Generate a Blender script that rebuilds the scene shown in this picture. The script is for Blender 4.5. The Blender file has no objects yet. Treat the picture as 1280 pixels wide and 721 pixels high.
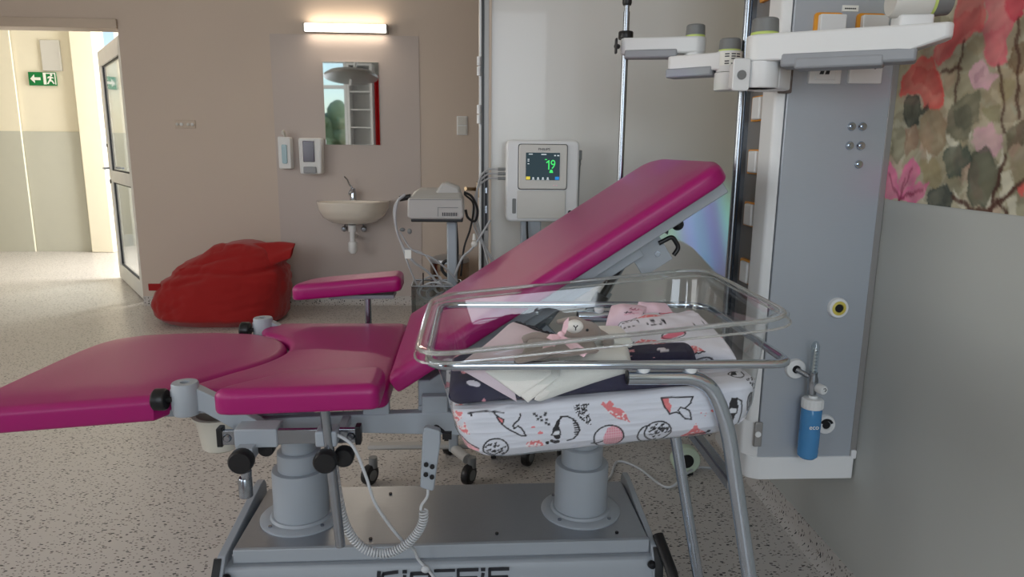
import bpy, bmesh, math, random
import numpy as np
from mathutils import Vector, Matrix, noise as mnoise

C = bpy.context.scene.collection
scene = bpy.context.scene
PI = math.pi

# ------------------------------------------------------------------ camera
cam_d = bpy.data.cameras.new('camera')
cam_d.sensor_width = 36.0
cam_d.lens = 870.0 / 1280.0 * 36.0
cam_d.clip_start = 0.02
cam = bpy.data.objects.new('camera', cam_d)
C.objects.link(cam)
Rm = [[0.998724, 8.6e-05, -0.050493], [-0.049532, 0.195875, -0.979377], [0.009807, 0.980629, 0.19563]]
M = Matrix(Rm).to_4x4()
M.translation = Vector((0, 0, 1.22))
cam.matrix_world = M
scene.camera = cam

# ------------------------------------------------------------------ view and world
scene.view_settings.view_transform = 'Standard'
scene.view_settings.look = 'None'
scene.view_settings.gamma = 1.0
scene.view_settings.use_curve_mapping = False
scene.view_settings.exposure = 0.0
world = bpy.data.worlds.new('world')
scene.world = world
world.use_nodes = True
wn = world.node_tree.nodes; wl = world.node_tree.links
sky = wn.new('ShaderNodeTexSky')
sky.sky_type = 'NISHITA'
sky.sun_elevation = math.radians(38); sky.sun_rotation = math.radians(60); sky.sun_disc = False
wl.new(sky.outputs[0], wn['Background'].inputs[0])
wn['Background'].inputs[1].default_value = 0.22

def area(name, loc, direction, sx, sy, power, color):
    d = bpy.data.lights.new(name, 'AREA'); d.shape = 'RECTANGLE'; d.size = sx; d.size_y = sy
    d.energy = power; d.color = color
    o = bpy.data.objects.new(name, d); C.objects.link(o); o.location = loc
    o.rotation_euler = Vector(direction).to_track_quat('-Z', 'Y').to_euler()
    return o
# daylight coming in through the window openings of the room
area('daylight_left_window', (-4.28, 1.2, 1.75), (1, 0, -.12), 2.6, 1.5, 46, (1.0, .94, .87))
area('daylight_front_window', (-3.22, -1.97, 1.8), (0.15, 1, -.1), .85, 1.7, 30, (.90, .95, 1.0))
area('daylight_right_window', (.12, -1.97, 1.8), (0, 1, -.08), 1.2, 1.6, 36, (.84, .92, 1.0))
area('daylight_corridor', (-1.95, 7.5, 1.6), (-1, .05, -.15), 1.6, 1.8, 165, (1.0, .98, .94))  # added area lamp standing in for corridor daylight; no window is built there

# added spot lamp with a rainbow ramp, colouring a patch of the white partition
sp = bpy.data.lights.new('rainbow_spot', 'SPOT'); sp.energy = 1100; sp.spot_size = math.radians(6.4); sp.spot_blend = .9; sp.shadow_soft_size = .02
so = bpy.data.objects.new('rainbow_spot', sp); C.objects.link(so); so.location = (-.95, -1.5, 2.75)
so.rotation_euler = (Vector((.86, 2.8, .90)) - Vector(so.location)).to_track_quat('-Z', 'Y').to_euler()
sp.use_nodes = True; n_ = sp.node_tree.nodes; l_ = sp.node_tree.links; em = n_['Emission']
tc_ = n_.new('ShaderNodeTexCoord'); mp_ = n_.new('ShaderNodeMapping'); mp_.inputs['Rotation'].default_value = (0, 0, math.radians(-14))
l_.new(tc_.outputs['Normal'], mp_.inputs[0]); sx_ = n_.new('ShaderNodeSeparateXYZ'); l_.new(mp_.outputs[0], sx_.inputs[0])
ma_ = n_.new('ShaderNodeMapRange'); ma_.inputs[1].default_value = -.075; ma_.inputs[2].default_value = .075; l_.new(sx_.outputs[0], ma_.inputs[0])
cr_ = n_.new('ShaderNodeValToRGB'); l_.new(ma_.outputs[0], cr_.inputs[0]); el_ = cr_.color_ramp.elements
el_[0].position = 0; el_[0].color = (0, 0, 0, 1); el_[1].position = 1; el_[1].color = (0, 0, 0, 1)
for p_, c_ in ((.12, (.03, .02, .10)), (.24, (.16, .08, .45)), (.33, (.10, .22, .22)), (.42, (.08, .30, .16)), (.50, (.12, .18, .6)), (.57, (.05, .35, .75)), (.64, (.12, .12, .8)), (.72, (.08, .45, .35)), (.80, (.22, .30, .10)), (.90, (.06, .10, .16))):
    e_ = el_.new(p_); e_.color = (*c_, 1)
wv_ = n_.new('ShaderNodeTexNoise'); wv_.inputs['Scale'].default_value = 55; mp2_ = n_.new('ShaderNodeMapping'); mp2_.inputs['Scale'].default_value = (1, .06, .06)
l_.new(mp_.outputs[0], mp2_.inputs[0]); l_.new(mp2_.outputs[0], wv_.inputs['Vector'])
mm_ = n_.new('ShaderNodeMapRange'); mm_.inputs[1].default_value = .35; mm_.inputs[2].default_value = .62; mm_.inputs[3].default_value = .35; mm_.inputs[4].default_value = 1.3
l_.new(wv_.outputs['Fac'], mm_.inputs[0]); l_.new(cr_.outputs[0], em.inputs[0]); l_.new(mm_.outputs[0], em.inputs[1])

# ------------------------------------------------------------------ colour and material helpers
def s2l(c):
    return c / 12.92 if c <= 0.04045 else ((c + 0.055) / 1.055) ** 2.4
def rgb(r, g, b):
    return (s2l(r / 255), s2l(g / 255), s2l(b / 255), 1)
MATS = {}
def mat(name, col, rough=.5, metal=0., var=.06, vscale=8., bump=0., bscale=200., coat=0., spec=.5, aniso=0., sheen=0., stretch=None, trans=0., ior=1.45, subs=0.):
    m = bpy.data.materials.new(name); m.use_nodes = True
    nt = m.node_tree; n = nt.nodes; l = nt.links
    p = n['Principled BSDF']
    tc = n.new('ShaderNodeTexCoord'); nz = n.new('ShaderNodeTexNoise'); nz.inputs['Scale'].default_value = vscale
    nz.inputs['Detail'].default_value = 5
    src = tc.outputs['Object']
    if stretch:
        mp = n.new('ShaderNodeMapping'); mp.inputs['Scale'].default_value = stretch; l.new(src, mp.inputs[0]); src = mp.outputs[0]
    l.new(src, nz.inputs['Vector'])
    mx = n.new('ShaderNodeMix'); mx.data_type = 'RGBA'
    l.new(nz.outputs['Fac'], mx.inputs[0])
    mx.inputs[6].default_value = tuple(max(0, c * (1 - var)) for c in col[:3]) + (1,)
    mx.inputs[7].default_value = tuple(min(1, c * (1 + var)) for c in col[:3]) + (1,)
    l.new(mx.outputs[2], p.inputs['Base Color'])
    p.inputs['Roughness'].default_value = rough; p.inputs['Metallic'].default_value = metal
    p.inputs['Coat Weight'].default_value = coat; p.inputs['Specular IOR Level'].default_value = spec
    p.inputs['Anisotropic'].default_value = aniso
    p.inputs['Sheen Weight'].default_value = sheen
    p.inputs['Transmission Weight'].default_value = trans; p.inputs['IOR'].default_value = ior
    if bump:
        b = n.new('ShaderNodeBump'); n2 = n.new('ShaderNodeTexNoise'); n2.inputs['Scale'].default_value = bscale
        n2.inputs['Detail'].default_value = 4
        l.new(src, n2.inputs['Vector']); l.new(n2.outputs['Fac'], b.inputs['Height'])
        b.inputs['Strength'].default_value = bump; b.inputs['Distance'].default_value = .002
        l.new(b.outputs[0], p.inputs['Normal'])
    MATS[name] = m
    return m
def attr_mat(name, rough=.8, bump=.2, bscale=600, spec=.3, weave=None):
    m = mat(name, (1, 1, 1, 1), rough, bump=bump, bscale=bscale, spec=spec)
    n = m.node_tree.nodes; l = m.node_tree.links
    a = n.new('ShaderNodeAttribute'); a.attribute_name = 'print'
    l.new(a.outputs['Color'], n['Principled BSDF'].inputs['Base Color'])
    return m
def emit_mat(name, col, strength):
    m = bpy.data.materials.new(name); m.use_nodes = True
    n = m.node_tree.nodes; l = m.node_tree.links
    n.remove(n['Principled BSDF']); e = n.new('ShaderNodeEmission')
    e.inputs[0].default_value = col; e.inputs[1].default_value = strength
    l.new(e.outputs[0], n['Material Output'].inputs[0])
    return m
def sheet_glass(name, tint, edge, clear, rough=.03):
    """thin clear plastic or pane: mostly transparent, reflecting more at grazing angles"""
    m = bpy.data.materials.new(name); m.use_nodes = True
    n = m.node_tree.nodes; l = m.node_tree.links
    n.remove(n['Principled BSDF'])
    t = n.new('ShaderNodeBsdfTransparent'); t.inputs[0].default_value = tint
    g = n.new('ShaderNodeBsdfGlossy'); g.inputs['Roughness'].default_value = rough; g.inputs[0].default_value = edge
    f = n.new('ShaderNodeFresnel'); ge = n.new('ShaderNodeNewGeometry'); io = n.new('ShaderNodeMapRange')
    io.inputs[3].default_value = 1.49; io.inputs[4].default_value = 1 / 1.49
    l.new(ge.outputs['Backfacing'], io.inputs[0]); l.new(io.outputs[0], f.inputs[0])
    mth = n.new('ShaderNodeMath'); mth.operation = 'MULTIPLY_ADD'
    mth.inputs[1].default_value = clear; mth.inputs[2].default_value = .01
    l.new(f.outputs[0], mth.inputs[0])
    mx = n.new('ShaderNodeMixShader'); l.new(mth.outputs[0], mx.inputs[0]); l.new(t.outputs[0], mx.inputs[1]); l.new(g.outputs[0], mx.inputs[2])
    l.new(mx.outputs[0], n['Material Output'].inputs[0])
    return m

M_wall_back = mat('wall_beige_paint', rgb(202, 187, 174), .75, var=.03, vscale=2, bump=.08, bscale=120)
M_wall_r = mat('wall_grey_paint', rgb(180, 182, 178), .6, var=.03, vscale=3, bump=.06, bscale=150)
M_wall_m = mat('white_laminate', rgb(212, 210, 206), .28, var=.02, vscale=2, bump=.03, bscale=30, coat=.2)
M_clad = mat('wall_cladding_sheet', rgb(190, 178, 172), .5, var=.02, vscale=2)
M_ceil = mat('ceiling_paint', rgb(225, 222, 214), .9, var=.02)
M_trim = mat('trim_beige', rgb(196, 180, 164), .5)
M_alu = mat('grey_jamb_metal', rgb(150, 148, 146), .4, .3)
M_black = mat('black_plastic', rgb(24, 24, 26), .38, bump=.1, bscale=300)
M_rubber = mat('black_rubber', rgb(20, 20, 21), .7)
M_pink = mat('magenta_leatherette', rgb(156, 6, 100), .33, var=.05, vscale=5, bump=.22, bscale=900, spec=.6)
M_seam = mat('dark_magenta_piping', rgb(110, 10, 60), .5)
M_grey = mat('grey_powder_coat', rgb(160, 167, 174), .42, var=.02, bump=.05, bscale=500)
M_greyd = mat('mid_grey_coat', rgb(140, 147, 150), .45, var=.02)
M_steel = mat('brushed_stainless', rgb(158, 162, 168), .34, .7, var=.08, vscale=60, stretch=(1, 12, 12), bump=.04, bscale=80)
M_chrome = mat('polished_chrome', rgb(190, 200, 212), .12, 1., var=.02)
M_chromes = mat('satin_chrome', rgb(158, 164, 172), .24, 1., var=.03)
M_white = mat('white_plastic', rgb(225, 226, 226), .35, var=.015)
M_offw = mat('offwhite_plastic', rgb(208, 206, 200), .4, var=.02)
M_dev = mat('device_grey_plastic', rgb(176, 174, 170), .4, var=.02)
M_panel = mat('brushed_aluminium_panel', rgb(176, 182, 190), .42, .35, var=.03, vscale=40, stretch=(1, 1, 20))
M_recess = mat('grey_recess', rgb(120, 118, 116), .5)
M_orange = mat('orange_plastic', rgb(222, 150, 40), .4)
M_lime = mat('lime_ring_plastic', rgb(196, 214, 120), .4)
M_cap = mat('grey_cap_plastic', rgb(120, 122, 122), .45)
M_under = mat('grey_arm_underside', rgb(150, 153, 158), .45)
M_cer = mat('white_ceramic', rgb(226, 218, 206), .08, coat=.5, var=.01)
M_red = mat('red_fabric', rgb(150, 8, 10), .85, var=.1, vscale=4, bump=.5, bscale=500, sheen=.2)
M_mirror = mat('mirror_silver', rgb(235, 238, 238), .02, 1., var=.0)
M_green = mat('exit_green', rgb(10, 120, 60), .5)
M_paper = mat('white_print', rgb(235, 235, 228), .5)
M_cable = mat('grey_cable', rgb(170, 170, 172), .45)
M_cablew = mat('white_cable', rgb(200, 203, 206), .45)
M_cableb = mat('dark_cable', rgb(30, 30, 32), .5)
M_cream = mat('cream_plastic', rgb(205, 200, 186), .4)
M_corr = mat('corridor_cream_paint', rgb(236, 229, 208), .8, var=.02)
M_dado = mat('corridor_grey_dado', rgb(196, 196, 184), .6, var=.02)
M_corw = mat('corridor_white_paint', rgb(236, 236, 232), .7)
M_floc = mat('dark_print', rgb(40, 42, 48), .5)
M_towel = mat('white_terry', rgb(238, 236, 230), .95, var=.03, vscale=60, bump=.7, bscale=700, sheen=.3)
M_pinkc = mat('pale_pink_cotton', rgb(226, 206, 216), .9, var=.04, vscale=30, bump=.3, bscale=600, sheen=.2)
M_bunny = mat('taupe_plush', rgb(150, 136, 128), .95, var=.08, vscale=50, bump=.8, bscale=900, sheen=.4)
M_bow = mat('pink_ribbon', rgb(240, 200, 208), .6)
M_acr = sheet_glass('clear_acrylic', (.93, .95, .95, 1), (.95, .95, .95, 1), 1.1)
M_rim = mat('clear_acrylic_edge', rgb(225, 225, 222), .08, var=.01, trans=.75, ior=1.45)
M_pane = sheet_glass('window_pane', (.93, .96, .96, 1), (.9, .9, .9, 1), 1.2)
M_water = mat('blue_bottle', rgb(92, 160, 214), .12, var=.02, trans=.35, ior=1.33)
M_clear = sheet_glass('clear_tube', (.85, .9, .92, 1), (1, 1, 1, 1), 1.6)
M_leafm = mat('foliage', rgb(130, 148, 112), .8, var=.4, vscale=3)
M_bark = mat('bark', rgb(90, 72, 56), .9, var=.2)
M_grass = mat('grass_ground', rgb(96, 120, 70), .9, var=.2)
M_brown = mat('brown_plastic', rgb(104, 94, 90), .5)

def floor_mat():
    m = mat('speckled_vinyl', rgb(194, 189, 184), .34, var=.03, vscale=1.5, spec=.45, bump=.03, bscale=60)
    n = m.node_tree.nodes; l = m.node_tree.links
    p = n['Principled BSDF']; base = p.inputs['Base Color'].links[0].from_socket
    tc = n.new('ShaderNodeTexCoord')
    prev = base
    for sc, th, rot, col, cell in ((42, .24, .4, rgb(40, 38, 42), .42), (38, .20, 1.3, rgb(52, 48, 50), .42), (52, .25, 2.2, rgb(120, 110, 104), .5), (90, .27, .9, rgb(70, 64, 62), .35)):
        mp = n.new('ShaderNodeMapping'); mp.inputs['Rotation'].default_value = (0, 0, rot); mp.inputs['Scale'].default_value = (1, 1.9, 1)
        l.new(tc.outputs['Object'], mp.inputs[0])
        v = n.new('ShaderNodeTexVoronoi'); v.inputs['Scale'].default_value = sc; v.inputs['Randomness'].default_value = 1
        l.new(mp.outputs[0], v.inputs['Vector'])
        a = n.new('ShaderNodeMath'); a.operation = 'LESS_THAN'; a.inputs[1].default_value = th
        l.new(v.outputs['Distance'], a.inputs[0])
        sp = n.new('ShaderNodeSeparateColor'); l.new(v.outputs['Color'], sp.inputs[0])
        b = n.new('ShaderNodeMath'); b.operation = 'LESS_THAN'; b.inputs[1].default_value = cell; l.new(sp.outputs[0], b.inputs[0])
        c = n.new('ShaderNodeMath'); c.operation = 'MULTIPLY'; l.new(a.outputs[0], c.inputs[0]); l.new(b.outputs[0], c.inputs[1])
        mx = n.new('ShaderNodeMix'); mx.data_type = 'RGBA'; l.new(c.outputs[0], mx.inputs[0]); l.new(prev, mx.inputs[6]); mx.inputs[7].default_value = col
        prev = mx.outputs[2]
    l.new(prev, p.inputs['Base Color'])
    return m
M_floor = floor_mat()

# ------------------------------------------------------------------ mesh helpers
class MB:
    def __init__(s): s.v = []; s.f = []
    def add(s, v, f):
        o = len(s.v); s.v += [tuple(q) for q in v]; s.f += [tuple(i + o for i in q) for q in f]; return s
    def box(s, x0, x1, y0, y1, z0, z1, R=None, piv=None):
        v = [(x, y, z) for x in (x0, x1) for y in (y0, y1) for z in (z0, z1)]
        if R is not None:
            pv = Vector(piv) if piv is not None else Vector(((x0 + x1) / 2, (y0 + y1) / 2, (z0 + z1) / 2))
            v = [tuple(pv + R @ (Vector(q) - pv)) for q in v]
        return s.add(v, [(0, 1, 3, 2), (4, 6, 7, 5), (0, 4, 5, 1), (2, 3, 7, 6), (0, 2, 6, 4), (1, 5, 7, 3)])
    def tube(s, pts, r, n=12, caps=True, flat=None):
        pts = [Vector(p) for p in pts]; N = len(pts)
        rs = r if isinstance(r, (list, tuple)) else [r] * N
        t0 = (pts[1] - pts[0]).normalized()
        a = Vector((0, 0, 1)) if abs(t0.z) < .9 else Vector((1, 0, 0))
        u = t0.cross(a).normalized(); V = []; F = []
        for i, p in enumerate(pts):
            t = (pts[min(i + 1, N - 1)] - pts[max(i - 1, 0)]).normalized()
            u = (u - t * u.dot(t)).normalized(); w = t.cross(u)
            for k in range(n):
                q = 2 * PI * k / n
                V.append(p + u * (math.cos(q) * rs[i]) + w * (math.sin(q) * rs[i] * (flat or 1)))
        for i in range(N - 1):
            for k in range(n):
                k2 = (k + 1) % n; F.append((i * n + k, i * n + k2, (i + 1) * n + k2, (i + 1) * n + k))
        if caps:
            F.append(tuple(range(n - 1, -1, -1))); F.append(tuple((N - 1) * n + k for k in range(n)))
        return s.add(V, F)
    def ring(s, pts, r, n=10):
        """closed tube"""
        pts = [Vector(p) for p in pts]; N = len(pts); V = []; F = []
        cen = sum(pts, Vector()) / N
        for i, p in enumerate(pts):
            t = (pts[(i + 1) % N] - pts[i - 1]).normalized()
            u = (p - cen); u = (u - t * u.dot(t)).normalized(); w = t.cross(u)
            for k in range(n):
                q = 2 * PI * k / n; V.append(p + u * math.cos(q) * r + w * math.sin(q) * r)
        for i in range(N):
            j = (i + 1) % N
            for k in range(n):
                k2 = (k + 1) % n; F.append((i * n + k, i * n + k2, j * n + k2, j * n + k))
        return s.add(V, F)
    def cyl(s, p0, p1, r0, r1=None, n=24):
        return s.tube([p0, p1], [r0, r0 if r1 is None else r1], n)
    def lathe(s, prof, cen, axis=(0, 0, 1), n=32, sx=1., sy=1.):
        ax = Vector(axis).normalized(); a = Vector((0, 0, 1)) if abs(ax.z) < .9 else Vector((1, 0, 0))
        if abs(ax.z) >= .9: u = Vector((1, 0, 0))
        else: u = ax.cross(a).normalized()
        w = ax.cross(u); cen = Vector(cen); V = []; F = []
        for r, h in prof:
            for k in range(n):
                q = 2 * PI * k / n
                V.append(cen + ax * h + u * math.cos(q) * r * sx + w * math.sin(q) * r * sy)
        for i in range(len(prof) - 1):
            for k in range(n):
                k2 = (k + 1) % n; F.append((i * n + k, i * n + k2, (i + 1) * n + k2, (i + 1) * n + k))
        if prof[0][0] > 1e-4: F.append(tuple(range(n - 1, -1, -1)))
        if prof[-1][0] > 1e-4: F.append(tuple((len(prof) - 1) * n + k for k in range(n)))
        return s.add(V, F)
    def ball(s, c, r, n=20, m=12, fn=None):
        rx, ry, rz = r if isinstance(r, (list, tuple)) else (r, r, r); V = []; F = []
        for i in range(m + 1):
            th = PI * i / m
            for k in range(n):
                q = 2 * PI * k / n
                d = (math.sin(th) * math.cos(q), math.sin(th) * math.sin(q), math.cos(th))
                V.append((c[0] + rx * d[0], c[1] + ry * d[1], c[2] + rz * d[2]))
        for i in range(m):
            for k in range(n):
                k2 = (k + 1) % n; F.append((i * n + k, (i + 1) * n + k, (i + 1) * n + k2, i * n + k2))
        return s.add(V, F)
    def prism(s, poly, h0, h1, mp):
        """poly in 2-D, extruded h0..h1, mp(a, b, h) -> xyz"""
        n = len(poly); V = [mp(a, b, h0) for a, b in poly] + [mp(a, b, h1) for a, b in poly]
        F = [tuple(range(n - 1, -1, -1)), tuple(range(n, 2 * n))]
        for i in range(n):
            j = (i + 1) % n; F.append((i, j, n + j, n + i))
        return s.add(V, F)
    def grid(s, nu, nv, fn, closed_u=False):
        V = [fn(i / (nu - (0 if closed_u else 1)), j / (nv - 1)) for j in range(nv) for i in range(nu)]
        F = []
        for j in range(nv - 1):
            for i in range(nu if closed_u else nu - 1):
                i2 = (i + 1) % nu; F.append((j * nu + i, j * nu + i2, (j + 1) * nu + i2, (j + 1) * nu + i))
        return s.add(V, F)
    def xf(s, fn):
        s.v = [tuple(fn(Vector(q))) for q in s.v]; return s

WLOC = {}
def wloc(o):
    return WLOC.get(o.name, Vector((0, 0, 0)))
def fill_mesh(me, smooth=True, ang=38):
    if smooth:
        me.shade_smooth()
        me.set_sharp_from_angle(angle=math.radians(ang))
def obj(name, mb, m, parent=None, bevel=0, seg=2, smooth=True, base=False, ang=38, fixn=True):
    V = mb.v
    lo = [min(q[i] for q in V) for i in range(3)]; hi = [max(q[i] for q in V) for i in range(3)]
    c = Vector(((lo[0] + hi[0]) / 2, (lo[1] + hi[1]) / 2, lo[2] if parent is None else (lo[2] + hi[2]) / 2))
    me = bpy.data.meshes.new(name)
    me.from_pydata([(q[0] - c.x, q[1] - c.y, q[2] - c.z) for q in V], [], mb.f)
    if fixn and len(V) < 60000:
        bm = bmesh.new(); bm.from_mesh(me); bmesh.ops.recalc_face_normals(bm, faces=bm.faces); bm.to_mesh(me); bm.free()
    fill_mesh(me, smooth, ang)
    me.materials.append(m)
    o = bpy.data.objects.new(name, me); C.objects.link(o)
    if parent is not None:
        o.parent = parent; o.location = c - wloc(parent)
    else:
        o.location = c
    WLOC[o.name] = c
    if bevel:
        b = o.modifiers.new('bevel', 'BEVEL'); b.width = bevel; b.segments = seg; b.limit_method = 'ANGLE'; b.angle_limit = math.radians(40)
        b.harden_normals = False
    return o
def tag(o, label=None, cat=None, group=None, kind=None):
    if label: o['label'] = label
    if cat: o['category'] = cat
    if group: o['group'] = group
    if kind: o['kind'] = kind
    return o
def thing(name, label, cat, loc, group=None):
    o = bpy.data.objects.new(name, None); C.objects.link(o); o.location = loc; WLOC[o.name] = Vector(loc)
    o.empty_display_size = .1
    return tag(o, label, cat, group)
def struct(name, mb, m, parent=None, label=None, **k):
    o = obj(name, mb, m, parent, **k)
    if parent is None: o['kind'] = 'structure'
    if label: o['label'] = label
    return o
def mesh_copy(o, parent, delta, name=None):
    c = o.copy(); C.objects.link(c); c.parent = parent
    return c
def round_poly(pts, rad, n=6):
    """pts: list of (x, y) ccw or cw; rad number or list"""
    out = []; N = len(pts)
    for i in range(N):
        p = Vector(pts[i]); a = Vector(pts[i - 1]); b = Vector(pts[(i + 1) % N])
        r = rad[i] if isinstance(rad, (list, tuple)) else rad
        d1 = (a - p); d2 = (b - p); l1 = d1.length; l2 = d2.length; d1.normalize(); d2.normalize()
        if r <= 0: out.append(tuple(p)); continue
        ang = d1.angle(d2); t = min(r / math.tan(ang / 2), l1 * .49, l2 * .49)
        p0 = p + d1 * t; p1 = p + d2 * t
        for k in range(n + 1):
            q = k / n
            out.append(tuple((1 - q) ** 2 * p0 + 2 * q * (1 - q) * p + q * q * p1))
    return out
def fillet(pts, r, n=6):
    out = [Vector(pts[0])]
    for i in range(1, len(pts) - 1):
        p = Vector(pts[i]); d1 = Vector(pts[i - 1]) - p; d2 = Vector(pts[i + 1]) - p
        t = min(r, d1.length * .49, d2.length * .49); a = p + d1.normalized() * t; b = p + d2.normalized() * t
        for k in range(n + 1):
            q = k / n; out.append((1 - q) ** 2 * a + 2 * q * (1 - q) * p + q * q * b)
    out.append(Vector(pts[-1])); return out
def spline(pts, n=8):
    P = [Vector(p) for p in pts]; P = [2 * P[0] - P[1]] + P + [2 * P[-1] - P[-2]]; out = []
    for i in range(1, len(P) - 2):
        for k in range(n):
            t = k / n
            out.append(.5 * ((2 * P[i]) + (P[i + 1] - P[i - 1]) * t + (2 * P[i - 1] - 5 * P[i] + 4 * P[i + 1] - P[i + 2]) * t * t + (3 * P[i] - P[i - 1] - 3 * P[i + 1] + P[i + 2]) * t ** 3))
    out.append(P[-2]); return out
def resample(pts, n):
    P = [Vector(p) for p in pts] + [Vector(pts[0])]
    L = [0]
    for i in range(1, len(P)): L.append(L[-1] + (P[i] - P[i - 1]).length)
    out = []; j = 0
    for k in range(n):
        d = L[-1] * k / n
        while L[j + 1] < d: j += 1
        t = (d - L[j]) / max(1e-9, L[j + 1] - L[j]); out.append(P[j].lerp(P[j + 1], t))
    return out
def cushion(outline, h, r, mp, n=120, dome=.006):
    """upholstered pad: outline (2-D), thickness h, edge radius r"""
    P = resample(outline, n); N = len(P)
    area2 = sum(P[i].x * P[(i + 1) % N].y - P[(i + 1) % N].x * P[i].y for i in range(N))
    sg = 1 if area2 > 0 else -1
    nr = []
    for i in range(N):
        t = (P[(i + 1) % N] - P[i - 1]).normalized(); nr.append(Vector((-t.y, t.x)) * sg)
    prof = [(r * .35, 0)]
    for k in range(1, 4): q = k / 3 * PI / 2; prof.append((r * .35 * (1 - math.sin(q)), .35 * r * (1 - math.cos(q)) + .0))
    prof.append((0, h - r))
    for k in range(1, 9): q = k / 8 * PI / 2; prof.append((r * (1 - math.cos(q)), h - r + (r - dome) * math.sin(q)))
    V = []; F = []
    for ins, z in prof:
        for i in range(N):
            p = P[i] + nr[i] * ins; V.append(mp(p.x, p.y, z))
    K = len(prof)
    for j in range(K - 1):
        for i in range(N):
            i2 = (i + 1) % N; F.append((j * N + i, j * N + i2, (j + 1) * N + i2, (j + 1) * N + i))
    mb = MB(); mb.add(V, F)
    # caps: fill with a triangulated grid
    top = [P[i] + nr[i] * r for i in range(N)]
    from mathutils.geometry import delaunay_2d_cdt
    xs = [p.x for p in top]; ys = [p.y for p in top]; g = .035; inner = []
    def inside(q, poly):
        c = False; j = len(poly) - 1
        for i in range(len(poly)):
            if (poly[i].y > q.y) != (poly[j].y > q.y) and q.x < (poly[j].x - poly[i].x) * (q.y - poly[i].y) / (poly[j].y - poly[i].y) + poly[i].x: c = not c
            j = i
        return c
    def dist(q, poly):
        return min((q - p).length for p in poly)
    x = min(xs)
    while x < max(xs):
        y = min(ys)
        while y < max(ys):
            q = Vector((x, y))
            if inside(q, top) and dist(q, top) > g * .6: inner.append(q)
            y += g
        x += g
    co = top + inner
    res = delaunay_2d_cdt(co, [], [list(range(N))], 1, 1e-5)
    vs = []
    for q in res[0]:
        d = min(dist(q, top), .06) / .06
        vs.append(mp(q.x, q.y, h - dome + dome * math.sin(d * PI / 2)))
    mb.add(vs, [tuple(f) for f in res[2]])
    bot = [P[i] + nr[i] * r * .35 for i in range(N)]
    mb.add([mp(p.x, p.y, 0) for p in bot], [tuple(range(N - 1, -1, -1))])
    return mb
def merge(o, d=1e-4):
    bm = bmesh.new(); bm.from_mesh(o.data); bmesh.ops.remove_doubles(bm, verts=bm.verts, dist=d)
    bmesh.ops.recalc_face_normals(bm, faces=bm.faces); bm.to_mesh(o.data); bm.free(); fill_mesh(o.data)
    return o
def text(s, size, m, parent, pos, rot, name='lettering', ext=.0006, align='CENTER', xs=1.):
    cu = bpy.data.curves.new('t', 'FONT'); cu.body = s; cu.size = size; cu.extrude = ext; cu.align_x = align; cu.align_y = 'CENTER'
    t = bpy.data.objects.new('t', cu); C.objects.link(t)
    dg = bpy.context.evaluated_depsgraph_get(); me = bpy.data.meshes.new_from_object(t.evaluated_get(dg))
    bpy.data.objects.remove(t)
    me.materials.clear(); me.materials.append(m); me.name = name
    me.transform(Matrix.Diagonal((xs, 1, 1, 1)))
    me.transform(rot.to_4x4())
    o = bpy.data.objects.new(name, me); C.objects.link(o)
    o.parent = parent; o.location = Vector(pos) - wloc(parent); WLOC[o.name] = Vector(pos)
    return o
RXZ = Matrix.Rotation(PI / 2, 3, 'X')     # text standing, facing -Y
def blob_noise(p, s, seed=0):
    return mnoise.noise(Vector(p) * s + Vector((seed * 7.3, seed * 3.1, seed)))

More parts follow.
